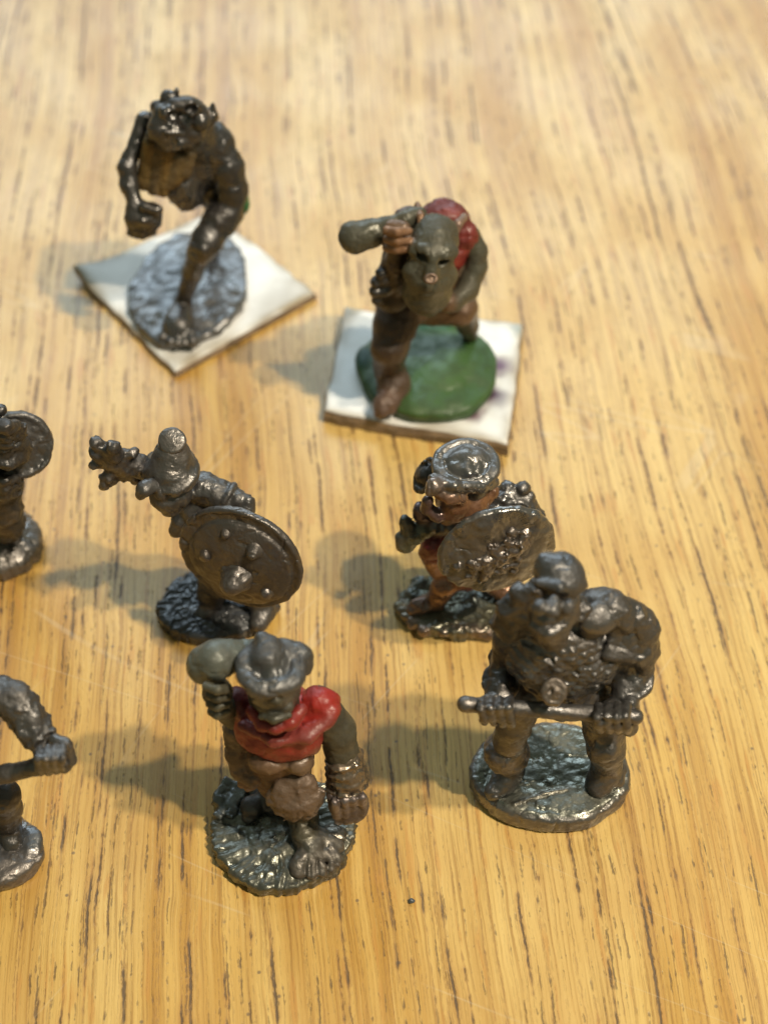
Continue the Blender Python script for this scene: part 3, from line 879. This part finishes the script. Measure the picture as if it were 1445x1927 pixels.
    s.ring(sc_ - n * .1, ra * .95, ra * .89, .3, n, k=.2)
    sh = s.build('shield', M_GLOSS, o, 0.14, (0.08, .7), 3)
    sh['org'] = list(o['org'])
    fr = frame(n)
    def on(a, bb, hgt=0.0): return sc_ + fr[0] * ra * a + fr[1] * ra * bb + n * (.2 + .5 * (1 - a * a - bb * bb) + hgt)
    q = Sculpt(f, k=.6, col=(0.11, 0.092, 0.082, .6))
    q.cm([(on(-.66, -.18), .55), (on(-.35, -.12), .8), (on(0, .0), .75), (on(.3, .18), .9), (on(.45, .38), .6)], disp=lumps(.6, 1.3, 5))
    for a, bb, r in [(-.5, -.42, .5), (-.2, -.45, .55), (.05, -.38, .5), (.35, -.2, .6), (.28, -.42, .45), (-.1, .22, .4), (.2, .45, .5), (.5, .1, .4), (-.3, -.62, .35)]:
        q.cm([(on(a * .6, bb * .4), .45), (on(a, bb), r)], disp=lumps(.4, 1.5, 7))
    q.build('emblem', M_GLOSS, sh, 0.12, (0.14, 1.6), 6)

# ================================================================== E : brawler in red tunic
def brawler():
    f = Fig(330, 1140, 400 / 1376, 79.0)
    org = at_z(530, 1572, 0)
    o = root('brawler_figurine', org, 'painted figurine in red tunic and wide hat striding on grooved base', 'figurine')
    b = Sculpt(f, k=.4, col=(0.075, 0.078, 0.055, .5))
    pc = at_z(532, 1566, 0.8)
    b.disc(pc, 7.7, 6.9, 0.85, (0, 0, 1), dome=0.35, wob=0.022, seed=4, disp=grooves(pc, 0.17, 80, 3, .25, 7))
    for u, v, r in [(330, 1200, 80), (300, 1250, 60), (380, 1270, 60), (420, 1190, 70), (290, 1340, 45), (370, 1340, 45)]:
        b.x(u, v, 2.0j, (r, r * .7, r * .55), n=(.2, -.1, 1), rnd=.4, k=.2, col=(0.08, 0.09, 0.09, .4))
    b.b(1020, 1480, 1.9j, 70, (1.2, 1, .5), col=(0.10, 0.085, 0.06, .5))
    b.build('base', M_GLOSS, o, 0.15, (0.07, 1.1), 2)
    S = Sculpt(f, k=.45, col=OLIVE)
    # forward leg and big bare foot
    S.c([(800, 1260, -.5, 120), (830, 1380, 0.2, 98), (840, 1470, 3.2j, 88)], k=.6, col=(0.085, 0.075, 0.05, .3))
    S.c([(845, 1500, 2.6j, 88), (885, 1580, 2.1j, 92), (895, 1625, 1.8j, 92)], k=.6, col=(0.062, 0.058, 0.044, .5))
    for u, v, r in [(795, 1720, 54), (885, 1738, 40), (950, 1725, 36), (1005, 1700, 32), (1050, 1668, 28)]:
        S.c([(u + (890 - u) * .3, v - 105, 2.6j, r * .95), (u, v - 40, 2.2j, r), (u, v, 1.8j, r * .95)], k=.06, col=(0.085, 0.075, 0.062, .5))
    S.c([(940, 1520, 2.2j, 80), (1040, 1560, 1.6j, 60)], k=.5, col=(0.11, 0.1, 0.08, .5))
    # trailing leg
    S.c([(640, 1240, 2, 120), (560, 1290, 3.5, 90), (500, 1300, 2.6j, 70), (480, 1360, 2j, 55)], k=.6, col=DARK)
    # trunk
    S.c([(690, 1080, .6, 190), (680, 900, 1.0, 215), (660, 740, 1.2, 180)], k=.8, col=BROWN)
    S.b(600, 1010, -2, 110, (1.2, .8, .7), k=.5, col=(0.16, 0.095, 0.055, .1)); S.b(800, 1000, -1.6, 100, k=.5, col=(0.13, 0.085, .055, .1))
    # near arm: upper arm, bracer, fist
    S.c([(930, 650, 1.5, 130), (1050, 810, 1.0, 118), (1075, 940, 0.2, 102), (1090, 1040, -.6, 90)], k=.6)
    S.b(1125, 1290, -1.8, 132, (1, .95, .95), k=.4, col=(0.19, 0.14, 0.125, .6))
    for i in range(4):
        S.c([(1035 + 58 * i, 1275 - 12 * i, -3.6 + .2 * i, 33), (1045 + 54 * i, 1350 - 10 * i, -3.5 + .2 * i, 36), (1065 + 44 * i, 1395 - 14 * i, -2.6 + .2 * i, 30)], k=.16, col=(0.2, 0.145, 0.13, .6))
    S.c([(1010, 1210, -2.2, 36), (1030, 1290, -3.2, 38)], k=.15, col=(0.19, 0.13, 0.11, .5))
    # far arm holding the pouch
    S.c([(400, 800, 1, 90), (395, 950, .2, 72), (430, 1060, -.6, 66), (490, 1130, -1.2, 52)], k=.5, col=(0.10, 0.075, 0.06, .3))
    for q in [(440, 1150), (475, 1170), (505, 1160), (530, 1120)]: S.b(q[0], q[1], -1.4, 32, k=.12, col=(0.17, 0.105, 0.07, .3))
    # neck and face under the hat
    S.c([(650, 700, .6, 140), (640, 560, 0, 170)], k=.5)
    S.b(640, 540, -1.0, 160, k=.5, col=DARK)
    S.c([(640, 600, -1.8, 108), (655, 655, -2.3, 98)], k=.5, col=(0.085, 0.082, 0.066, .3))
    S.b(715, 650, -3.0, 46, k=.4, col=(0.09, .085, .07, .35)); S.b(575, 650, -2.8, 42, k=.4); S.b(650, 610, -3.4, 50, k=.4)
    S.c([(560, 715, -3.4, 26), (640, 735, -4.0, 30), (730, 710, -3.6, 26)], k=.2)
    S.b(600, 690, -4.6, 30, op='-', k=.2); S.b(565, 580, -3.9, 28, op='-', k=.2); S.b(720, 575, -3.9, 28, op='-', k=.2)
    S.build('body', M_PAINT, o, 0.17, (0.07, 1.0), 4)
    # tunic with folds
    T = Sculpt(f, k=.5, col=RED)
    T.b(680, 760, .6, 300, (1.05, .8, .85), disp=lumps(.5, .5, 4))
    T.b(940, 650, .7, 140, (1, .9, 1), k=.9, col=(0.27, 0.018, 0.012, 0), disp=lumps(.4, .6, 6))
    T.b(400, 640, 1.2, 120, (.8, .9, 1.2), k=.9, col=(0.12, 0.014, 0.014, 0))  # left shoulder: its shaded side is put into the darker red
    T.c([(440, 780, -1.6, 34), (640, 880, -2.9, 34), (860, 850, -2.6, 38), (990, 740, -1, 38)], k=.8, col=(0.19, 0.035, 0.028, 0))
    T.c([(850, 800, -1.9, 26), (960, 760, -1.2, 30), (1030, 680, -.4, 30)], k=.6, col=(0.25, 0.028, 0.02, 0))
    T.c([(500, 690, -1.8, 44), (560, 765, -2.9, 42), (650, 790, -3.3, 42), (750, 755, -2.9, 44), (810, 680, -1.6, 46)], k=.5, col=(0.21, 0.022, 0.016, 0))
    T.c([(480, 860, -1.0, 40), (680, 945, -1.9, 44), (890, 920, -1.6, 42)], k=.8, col=(0.14, 0.06, 0.035, .1))
    T.build('tunic', M_PAINT, o, 0.17, (0.06, .9), 5)
    # bracer with rings
    B = Sculpt(f, k=.2, col=(0.20, 0.14, 0.08, .65))
    B.c([(1100, 990, -.2, 112), (1120, 1105, -1.0, 128)])
    a0, a1 = f.p(1092, 985, -.2), f.p(1115, 1135, -1.1)
    ax = unit(a1 - a0)
    for t in np.linspace(0, 1.05, 4):
        B.ring(a0 + (a1 - a0) * t, 1.78 + .25 * t, 1.78 + .25 * t, .2, ax, k=.25, disp=lumps(.4, 1.2, 3))
    B.build('bracer', M_GLOSS, o, 0.15, (0.08, 1.4), 6)
    # loin cloth: hide with shaggy rim
    Lc = Sculpt(f, k=.35, col=(0.14, 0.095, 0.065, .25))
    pl = f.p(780, 1215, -3.0); rl = f.r(pl, 160)
    nl = unit((0.05, -.85, .5))
    Lc.disc(pl, rl, rl, .7, nl, dome=.7, disp=lumps(.4, .7, 3))
    for i in range(15):
        an = math.pi * (1.02 + i / 14 * .96); fr = frame(nl)
        q = pl + fr[0] * math.cos(an) * rl * 1.0 + fr[1] * math.sin(an) * rl
        Lc.bm(q, (.5, .5, .75), k=.15, col=(0.105, 0.075, 0.055, .3), disp=lumps(.4, 1.5, i))
    Lc.build('loin_cloth', M_LEAD, o, 0.15, (0.1, 1.2), 7)
    # club over the shoulder, fingers round its grip
    C = Sculpt(f, k=.5, col=(0.105, 0.115, 0.10, .3))
    C.c([(205, 385, 1.0, 132), (270, 350, .8, 128), (360, 320, 1.4, 96), (470, 290, 2.4, 70), (560, 260, 3.5, 60)])
    C.build('club', M_PAINT, o, 0.18, (0.07, .7), 8)
    Hn = Sculpt(f, k=.25, col=(0.09, 0.085, 0.06, .3))
    Hn.b(275, 560, -.2, 100, (1, 1, 1.1))
    for i in range(4): Hn.c([(205 + 12 * i, 520 + 55 * i, -1.8 + .2 * i, 34), (275, 545 + 52 * i, -2.3 + .2 * i, 36), (335, 540 + 48 * i, -1.6, 32)], k=.12)
    Hn.c([(300, 640, 0, 85), (380, 720, 1, 80)], k=.4)
    Hn.build('hand', M_PAINT, o, 0.16, (0.05, 1.0), 9)
    # hat
    h = Sculpt(f, k=.45, col=(0.07, 0.07, 0.07, .45))
    n = unit((0.05, -.10, 1))
    ph = f.p(622, 415, -.8); R1 = f.r(ph, 186)
    h.c([(635, 525, -1.4, 160), (625, 440, -.9, 175)], k=.4)
    h.ring(ph + n * .4, R1, R1 * .9, .7, n, k=.6, disp=lumps(.3, .5, 2))
    h.bm(ph + n * 1.4, (R1 * .80, R1 * .74, 1.1), n, k=.2, op='-')
    h.bm(ph + n * .6 + np.array([-.3, .7, 0]), (R1 * .6, R1 * .52, 1.7), n, k=.5, disp=lumps(.5, .7, 3))
    h.c([(622, 410, -.6, 118), (600, 325, .2, 108), (572, 262, .9, 72), (550, 208, 1.4, 30)], k=.5, disp=lumps(.4, .7, 4))
    h.c([(700, 330, .8, 90), (800, 340, .8, 90), (830, 390, .4, 60)], k=.5)
    h.cm([(ph + n * 1.0 + np.array([-.2, 1.6, .6]), .9), (ph + n * .7 + np.array([.4, -1.4, -.3]), .55)], k=.7)
    h.build('hat', M_PAINT, o, 0.16, (0.07, .9), 10)

# ================================================================== F : big ogre with staff across the thighs
def ogre():
    f = Fig(850, 1020, 420 / 1445, 83.0)
    org = at_z(1036, 1474, 0)
    o = root('ogre_figurine', org, 'bare dark metal ogre figurine gripping a pole across its thighs', 'figurine')
    b = Sculpt(f, col=(0.11, 0.10, 0.092, .5))
    BT = 2.6
    pc = at_z(1035, 1461, BT / 2)
    b.disc(pc, 8.7, 6.3, BT / 2, (0, 0, 1), wob=0.012, seed=2, disp=lumps(.2, .35, 3))
    b.disc(pc + np.array([0, 0, BT / 2 - .3]), 8.0, 5.7, .45, (0, 0, 1), wob=.012, seed=2, col=(0.085, 0.10, 0.068, .6), k=.2)
    b.c([(400, 1700, (BT + .1) * 1j, 16), (600, 1630, (BT + .1) * 1j, 14), (740, 1600, (BT + .1) * 1j, 14)], k=.15, col=(0.2, 0.17, 0.11, .7))
    b.build('base', M_GLOSS, o, 0.16, (0.06, 1.4), 2)
    S = Sculpt(f, k=.45, col=LEAD)
    # legs
    S.c([(470, 1020, 0, 130), (400, 1180, -.6, 112), (370, 1290, -.6, 104), (375, 1400, .2, 82), (385, 1470, (BT + 1.6) * 1j, 82)], k=.6)
    S.c([(380, 1500, (BT + 1.2) * 1j, 84), (330, 1560, (BT + .8) * 1j, 76), (275, 1615, (BT + .5) * 1j, 62)], k=.5)
    S.c([(960, 1040, 0, 140), (985, 1220, -.4, 128), (1000, 1330, -.8, 122), (1000, 1440, .2, 92), (990, 1500, (BT + 1.5) * 1j, 96)], k=.6)
    S.c([(985, 1520, (BT + 1.2) * 1j, 98), (950, 1570, (BT + .6) * 1j, 88)], k=.5)
    S.c([(1060, 1480, (BT + 1.0) * 1j, 70), (1060, 1540, (BT + .6) * 1j, 60)], k=.4)
    S.ring(f.p(990, 1345, -2.6), 1.1, 1.4, .3, (0.1, -.9, .3), k=.45)
    S.b(1000, 1330, -2.2, 95, k=.3)
    # hips and scaly trunk
    S.c([(520, 960, .8, 150), (720, 960, .4, 190), (930, 980, .8, 160)], k=.8)
    S.b(700, 800, .0, 270, (1.05, .85, .9), k=.9, disp=scales(.5, .95))
    S.b(690, 620, .3, 260, (1.15, .85, .8), k=.9, disp=scales(.5, .95))
    S.b(560, 760, -1.0, 200, (1, .8, 1), k=.8, disp=scales(.5, .95))
    S.b(860, 780, -.6, 210, (1, .8, 1), k=.8, disp=scales(.5, .95))
    # shaggy shoulder on the left
    S.b(385, 520, .5, 125, (1, .9, 1.2), k=.6, disp=fur(.45, .9, 4)); S.b(350, 620, .8, 85, k=.5, disp=fur(.4, .9, 5))
    S.b(400, 760, 2.6, 165, (1, .6, 1.1), k=.6, col=DARK); S.b(1060, 740, .9, 215, (1, .65, 1.1), k=.8, disp=fur(.6, .9, 6, (1, 1, 1)))  # first ball: added filler, shade between arm and trunk put into its dark colour
    # arms
    S.c([(370, 620, .8, 95), (330, 800, .6, 80), (310, 920, -1.2, 86), (310, 990, -2.4, 84)], k=.6, col=DARK)
    S.c([(1200, 620, .8, 120), (1195, 800, .3, 105), (1150, 920, -1, 102), (1110, 1010, -2.2, 96)], k=.6)
    S.ring(f.p(1165, 885, -.8), 1.75, 1.75, .38, (-.1, -.3, .95), k=.25); S.ring(f.p(315, 905, -1.0), 1.55, 1.55, .35, (0, -.35, .95), k=.25)
    # hands, four fingers each, curled over the pole
    S.x(290, 1040, -3.2, (95, 60, 70), n=(0, -.6, .8), rnd=.7, k=.4)
    for i in range(4):
        u = 190 + 58 * i
        S.c([(u + 8, 1022, -4.2, 30), (u, 1075, -5.7, 31), (u + 12, 1135, -5.7, 30), (u + 22, 1165 + 6 * i, -4.2, 26)], k=.05)
    S.x(1075, 1085, -3.2, (110, 62, 75), n=(0, -.6, .8), rnd=.7, k=.4)
    for i in range(4):
        u = 935 + 60 * i
        S.c([(u + 14, 1068 - 3 * i, -4.2, 31), (u + 6, 1130, -5.7, 33), (u + 12, 1188, -5.7, 32), (u + 26, 1218 + 6 * i, -4.2, 28)], k=.05)
    S.c([(1150, 1040, -3.2, 56), (1165, 1140, -3.8, 52), (1150, 1215, -3.6, 46)], k=.3)
    # face
    S.b(640, 420, -.8, 190, (1.0, .9, 1), k=.6)
    S.c([(610, 470, -2.2, 110), (640, 560, -2.4, 105), (660, 620, -2.2, 90)], k=.6); S.b(830, 500, .6, 120, (1, .8, 1.1), k=.5, col=DARK)
    S.c([(665, 380, -3.0, 40), (650, 440, -3.9, 48)], k=.3)
    S.b(570, 420, -3.6, 52, k=.3); S.b(745, 420, -3.0, 60, k=.4)
    S.b(560, 370, -3.9, 34, op='-', k=.25); S.b(725, 365, -3.7, 34, op='-', k=.25)
    S.c([(520, 545, -3.2, 36), (620, 590, -4.0, 40), (720, 550, -3.4, 36)], k=.25)
    S.c([(550, 525, -4.2, 16), (690, 530, -4.2, 16)], k=.15, op='-')
    # matted hair at the side of the head
    for u, v, r in [(450, 370, 95), (480, 450, 110), (410, 440, 110), (520, 530, 90), (550, 320, 90), (380, 520, 115), (580, 590, 80), (840, 430, 70)]:
        S.b(u, v, -.8, r, (1, 1, 1.1), k=.5, col=DARK, disp=lumps(.8, .8, int(u)))
    # furry cape spreading on the right
    S.b(1120, 640, .4, 180, (1, .7, 1), k=.8, disp=fur(.45, .9, 2, (1, 1, 1)))
    S.b(1120, 640, .4, 165, (1.0, .6, 1), k=.7, disp=fur(.5, 1.2, 3, (1, 1, 1)))
    S.build('body', M_LEAD, o, 0.17, (0.08, 1.0), 5)
    # stiff cape over the right shoulder
    cp = Sculpt(f, k=.4, col=(0.07, 0.063, 0.058, .45))
    cp.x(1135, 600, 0.2, (165, 195, 62), n=(.30, -.70, .65), roll=R(-27), rnd=.9, k=1.0, disp=lumps(.35, .5, 4))
    cp.c([(900, 420, 1.4, 120), (1020, 430, 1.0, 110), (1150, 500, .9, 100), (1240, 560, .6, 84), (1235, 700, .1, 88), (1205, 830, -.3, 80)], k=1.0, disp=lumps(.4, .8, 6))
    cp.c([(1190, 490, .6, 70), (1312, 556, .4, 28), (1262, 700, 0, 60)], k=.3)
    cp.build('cape', M_LEAD, o, 0.17, (0.07, 1.3), 4)
    # plate on the right shoulder
    p = Sculpt(f, k=.3, col=(0.078, 0.072, 0.068, .45))
    p.b(965, 480, -.2, 138, (1.1, .85, .55), n=(.3, -.5, .8), disp=lumps(.6, .4, 3)); p.b(910, 555, -.9, 90, (.9, .5, 1.2), k=.6)
    p.build('shoulder_plate', M_LEAD, o, 0.17, (0.05, .7), 6)
    # boots' turned down cuffs
    for (u, v, d, a, rr) in [(355, 1375, -.2, .25, 2.0)]:
        c = Sculpt(f, k=.3, col=(0.11, 0.095, 0.085, .45))
        pp = f.p(u, v, d); n = unit((-.15, -.25, 1))
        c.c([(348, 1345, -.4, 132), (370, 1420, .2, 96)], disp=lumps(.4, .8, 3)); c.ring(pp + n * .6, rr * 1.08, rr * 1.0, .36, n, disp=lumps(.35, .8, 2))
        c.cm([(pp + np.array([-rr * .9, -.4, .4]), .5), (pp + np.array([-rr * 1.05, -.8, 1.9]), .3)])
        c.build('boot_cuff', M_LEAD, o, 0.15, (0.07, 1.2), 3)
    # skull cap
    h = Sculpt(f, k=.4, col=(0.062, 0.062, 0.064, .45))
    h.b(700, 225, 0.4, 160, (1.0, 1, .95), disp=lumps(.4, .35, 2)); h.b(640, 170, .8, 110); h.c([(560, 262, -1.0, 30), (700, 300, -1.9, 30), (850, 285, -.6, 30)], k=.5)
    h.b(590, 110, 1.2, 40, k=.3)
    h.build('skull_cap', M_LEAD, o, 0.17, (0.06, .8), 7)
    # belt buckle
    q = Sculpt(f, k=.2, col=(0.15, 0.115, 0.085, .5))
    n = unit((-.1, -.75, .65)); pb = f.p(660, 965, -4.6)
    q.disc(pb, 1.15, 1.35, .4, n, dome=.2, disp=lumps(.3, 1.0, 3)); q.ring(pb + n * .3, .95, 1.15, .24, n); q.bm(pb + n * .5 + np.array([-.35, 0, .2]), (.25, .3, .3), op='-', k=.1); q.bm(pb + n * .5 + np.array([.3, 0, -.3]), (.25, .3, .3), op='-', k=.1)
    q.build('belt_buckle', M_LEAD, o, 0.13, (0.05, 1.3), 8)
    # pole
    s = Sculpt(f, k=.3, col=(0.075, 0.068, 0.064, .45))
    s.c([(95, 1050, -4.4, 50), (300, 1066, -4.4, 52), (600, 1086, -4.4, 52), (900, 1108, -4.4, 52), (1190, 1130, -4.4, 52)])
    s.c([(88, 1047, -4.4, 56), (115, 1052, -4.4, 56)], k=.1)
    s.build('pole', M_LEAD, o, 0.15, (0.04, 1.0), 9)

# ================================================================== G, H : the two figures cut by the left edge of the photograph
def hooded():
    f = Fig(0, 740, 160 / 856, 113.0)
    org = at_z(5, 1030, 0)
    o = root('shield_bearer_figurine', org, 'dark metal figurine cut off by the left edge with round shield behind its head', 'figurine')
    b = Sculpt(f, col=(0.10, 0.09, 0.08, .5))
    pc = at_z(3, 1025, .9)
    b.disc(pc, 5.1, 5.3, .95, (0, 0, 1), dome=2.0, wob=.02, disp=grooves(pc, .15, 60, 2, .3, 5))
    b.build('base', M_GLOSS, o, .16, (.08, 1.1), 2)
    S = Sculpt(f, k=.4, col=DARK)
    S.c([(60, 1150, -1, 160), (70, 1300, 0, 150), (90, 1440, 2.2j, 130), (110, 1540, 1.6j, 110)], k=.8, disp=lumps(.6, .8, 3))
    S.c([(-160, 1180, -1, 130), (-200, 1350, 0, 110), (-220, 1480, 2.2j, 90), (-220, 1570, 2j, 80)], k=.6)
    S.c([(-30, 1150, 0, 210), (-30, 900, 0, 250), (-20, 700, 0, 240)], k=.8)
    S.b(60, 980, -2.4, 130, (1, .8, .8), k=.4, disp=lumps(.4, .8, 3))
    for i in range(3):
        S.c([(-120, 870 + 75 * i, -3.2, 50), (40, 890 + 75 * i, -3.9, 50), (180, 850 + 75 * i, -2.6, 46)], k=.35, disp=lumps(.4, 1.1, i))
    # layered hair and head
    S.b(20, 520, -1.6, 290, (1, .8, .8), k=.5, disp=fur(.4, .7, 5, (.3, .3, 1)))
    for i in range(5):
        S.c([(-150, 330 + 85 * i, -3.9 + .2 * i, 50), (60, 325 + 85 * i, -4.5 + .2 * i, 56), (235, 345 + 80 * i, -2.7 + .2 * i, 50)], k=.7, disp=fur(.5, 1.2, i, (.4, .4, 1.5)))
    S.c([(-120, 690, -4.4, 52), (80, 715, -4.6, 52), (250, 650, -2.8, 46)], k=.5); S.c([(-60, 765, -5.4, 22), (130, 770, -5.2, 22)], k=.1, op='-')
    S.c([(-60, 200, -2, 90), (10, 170, -2, 70)], k=.3)
    S.b(-150, 560, -5.6, 40, op='-', k=.2)
    S.c([(-300, 800, 0, 120), (-420, 1000, -1, 90), (-380, 1150, -3, 80)], k=.6)
    S.build('body', M_LEAD, o, .17, (.08, 1.1), 4)
    n = unit((.25, -.85, .45)); sc_ = f.p(180, 515, .2); ra = f.r(sc_, 345)
    s = Sculpt(f, k=.15, col=LEAD)
    s.disc(sc_, ra, ra, .5, n, dome=.3, disp=lumps(.2, .9, 3)); s.ring(sc_ + n * .35, ra * .93, ra * .93, .4, n)
    s.build('shield', M_LEAD, o, .16, (.08, .8), 5)

def staff_bearer():
    f = Fig(0, 1240, 170 / 712, 77.0)
    org = at_z(-8, 1605, 0)
    o = root('staff_bearer_figurine', org, 'dark metal figurine at the left edge, only ribbed arm, fist and staff showing', 'figurine')
    b = Sculpt(f, col=(0.10, 0.088, 0.08, .5))
    pc = at_z(-25, 1603, 1.0)
    b.disc(pc, 6.0, 4.6, 1.0, (0, 0, 1), dome=.7, wob=.015, disp=lumps(.35, .45, 6))
    b.b(240, 1420, 2.0j, 90, (1, 1.2, .45), k=.5, col=BLUE)
    b.build('base', M_GLOSS, o, .17, (.06, 1.1), 3)
    S = Sculpt(f, k=.45, col=LEAD)
    # trunk and legs (mostly outside the picture)
    S.c([(-330, 420, 1, 300), (-330, 700, 1, 280), (-300, 950, .6, 260)], k=.8, col=DARK)
    S.c([(-180, 980, 0, 190), (20, 1080, -1, 130), (50, 1180, -.6, 120), (60, 1320, 2.6j, 110)], k=.7, col=DARK)
    S.c([(60, 1330, 2.6j, 110), (100, 1450, 2.2j, 90)], k=.5)
    S.c([(-460, 1000, .5, 180), (-480, 1200, .3, 130), (-470, 1360, 2.4j, 110), (-440, 1470, 2j, 90)], k=.7)
    S.b(-330, 80, 0, 210, k=.6); S.b(-320, 160, -2.6, 100, k=.5)
    # near arm with ribbed sleeve
    S.c([(-180, 330, 1, 190), (20, 290, .8, 150), (130, 330, .3, 140), (230, 430, -.6, 128)], k=.7, disp=fur(.3, .8, 3))
    a0, a1 = f.p(170, 380, 0.0), f.p(320, 620, -2.2)
    S.c([(180, 390, -.2, 128), (320, 640, -2.4, 104)], k=.5)
    ax = unit(a1 - a0)
    for t in np.linspace(0, 1, 7):
        rr = f.r(a0, 132 - 26 * t)
        S.ring(a0 + (a1 - a0) * t, rr, rr, .36, ax, k=.12, disp=lumps(.6, 1.3, 4))
    # fist
    S.x(400, 765, -3.6, (130, 90, 90), n=(0, -.7, .7), rnd=.7, k=.4)
    for i in range(4):
        u = 300 + 62 * i
        S.c([(u + 20, 705 - 4 * i, -4.6, 33), (u, 785, -6.2, 35), (u + 10, 860 - 4 * i, -5.9, 34), (u + 25, 895 - 8 * i, -4.2, 30)], k=.05)
    S.c([(440, 640, -3.2, 56), (520, 680, -3.8, 58), (550, 790, -4.2, 56), (520, 850, -4.0, 48)], k=.2)
    S.c([(-520, 420, .5, 150), (-600, 700, -1, 110), (-520, 940, -3, 95)], k=.6)
    S.build('body', M_LEAD, o, .18, (.07, 1.1), 5)
    s = Sculpt(f, k=.3, col=(0.07, 0.063, 0.058, .45))
    s.c([(-560, 985, -3.8, 78), (-200, 950, -3.8, 78), (60, 905, -3.8, 76), (300, 845, -3.8, 70), (480, 800, -3.8, 66)])
    s.build('staff', M_LEAD, o, .18, (.05, 1.0), 6)

for fn in (troll, giant, mace_fighter, halfling, brawler, ogre, hooded, staff_bearer):
    fn()

# ------------------------------------------------------------------ a grain of grit on the table
def grit(px, py, r, label, col):
    p = at_z(px, py, 0)
    f = Fig(0, 0, 1, p[1])
    o = bpy.data.objects.new('grit', None); scn.collection.objects.link(o)
    S = Sculpt(f, col=col); S.bm(p + np.array([0, 0, r * .6]), (r, r * .8, r * .7), disp=lumps(.2, 2.0, 3))
    bpy.data.objects.remove(o)
    q = S.build('grit', M_LEAD, None, .08, (.03, 2), 1)
    q['label'] = label; q['category'] = 'grit'
grit(775, 1697, .36, 'tiny grey grain of grit on the table below the figurines', (0.09, 0.10, 0.11, .3))

for ob in scn.objects:
    if 'org' in ob: del ob['org']
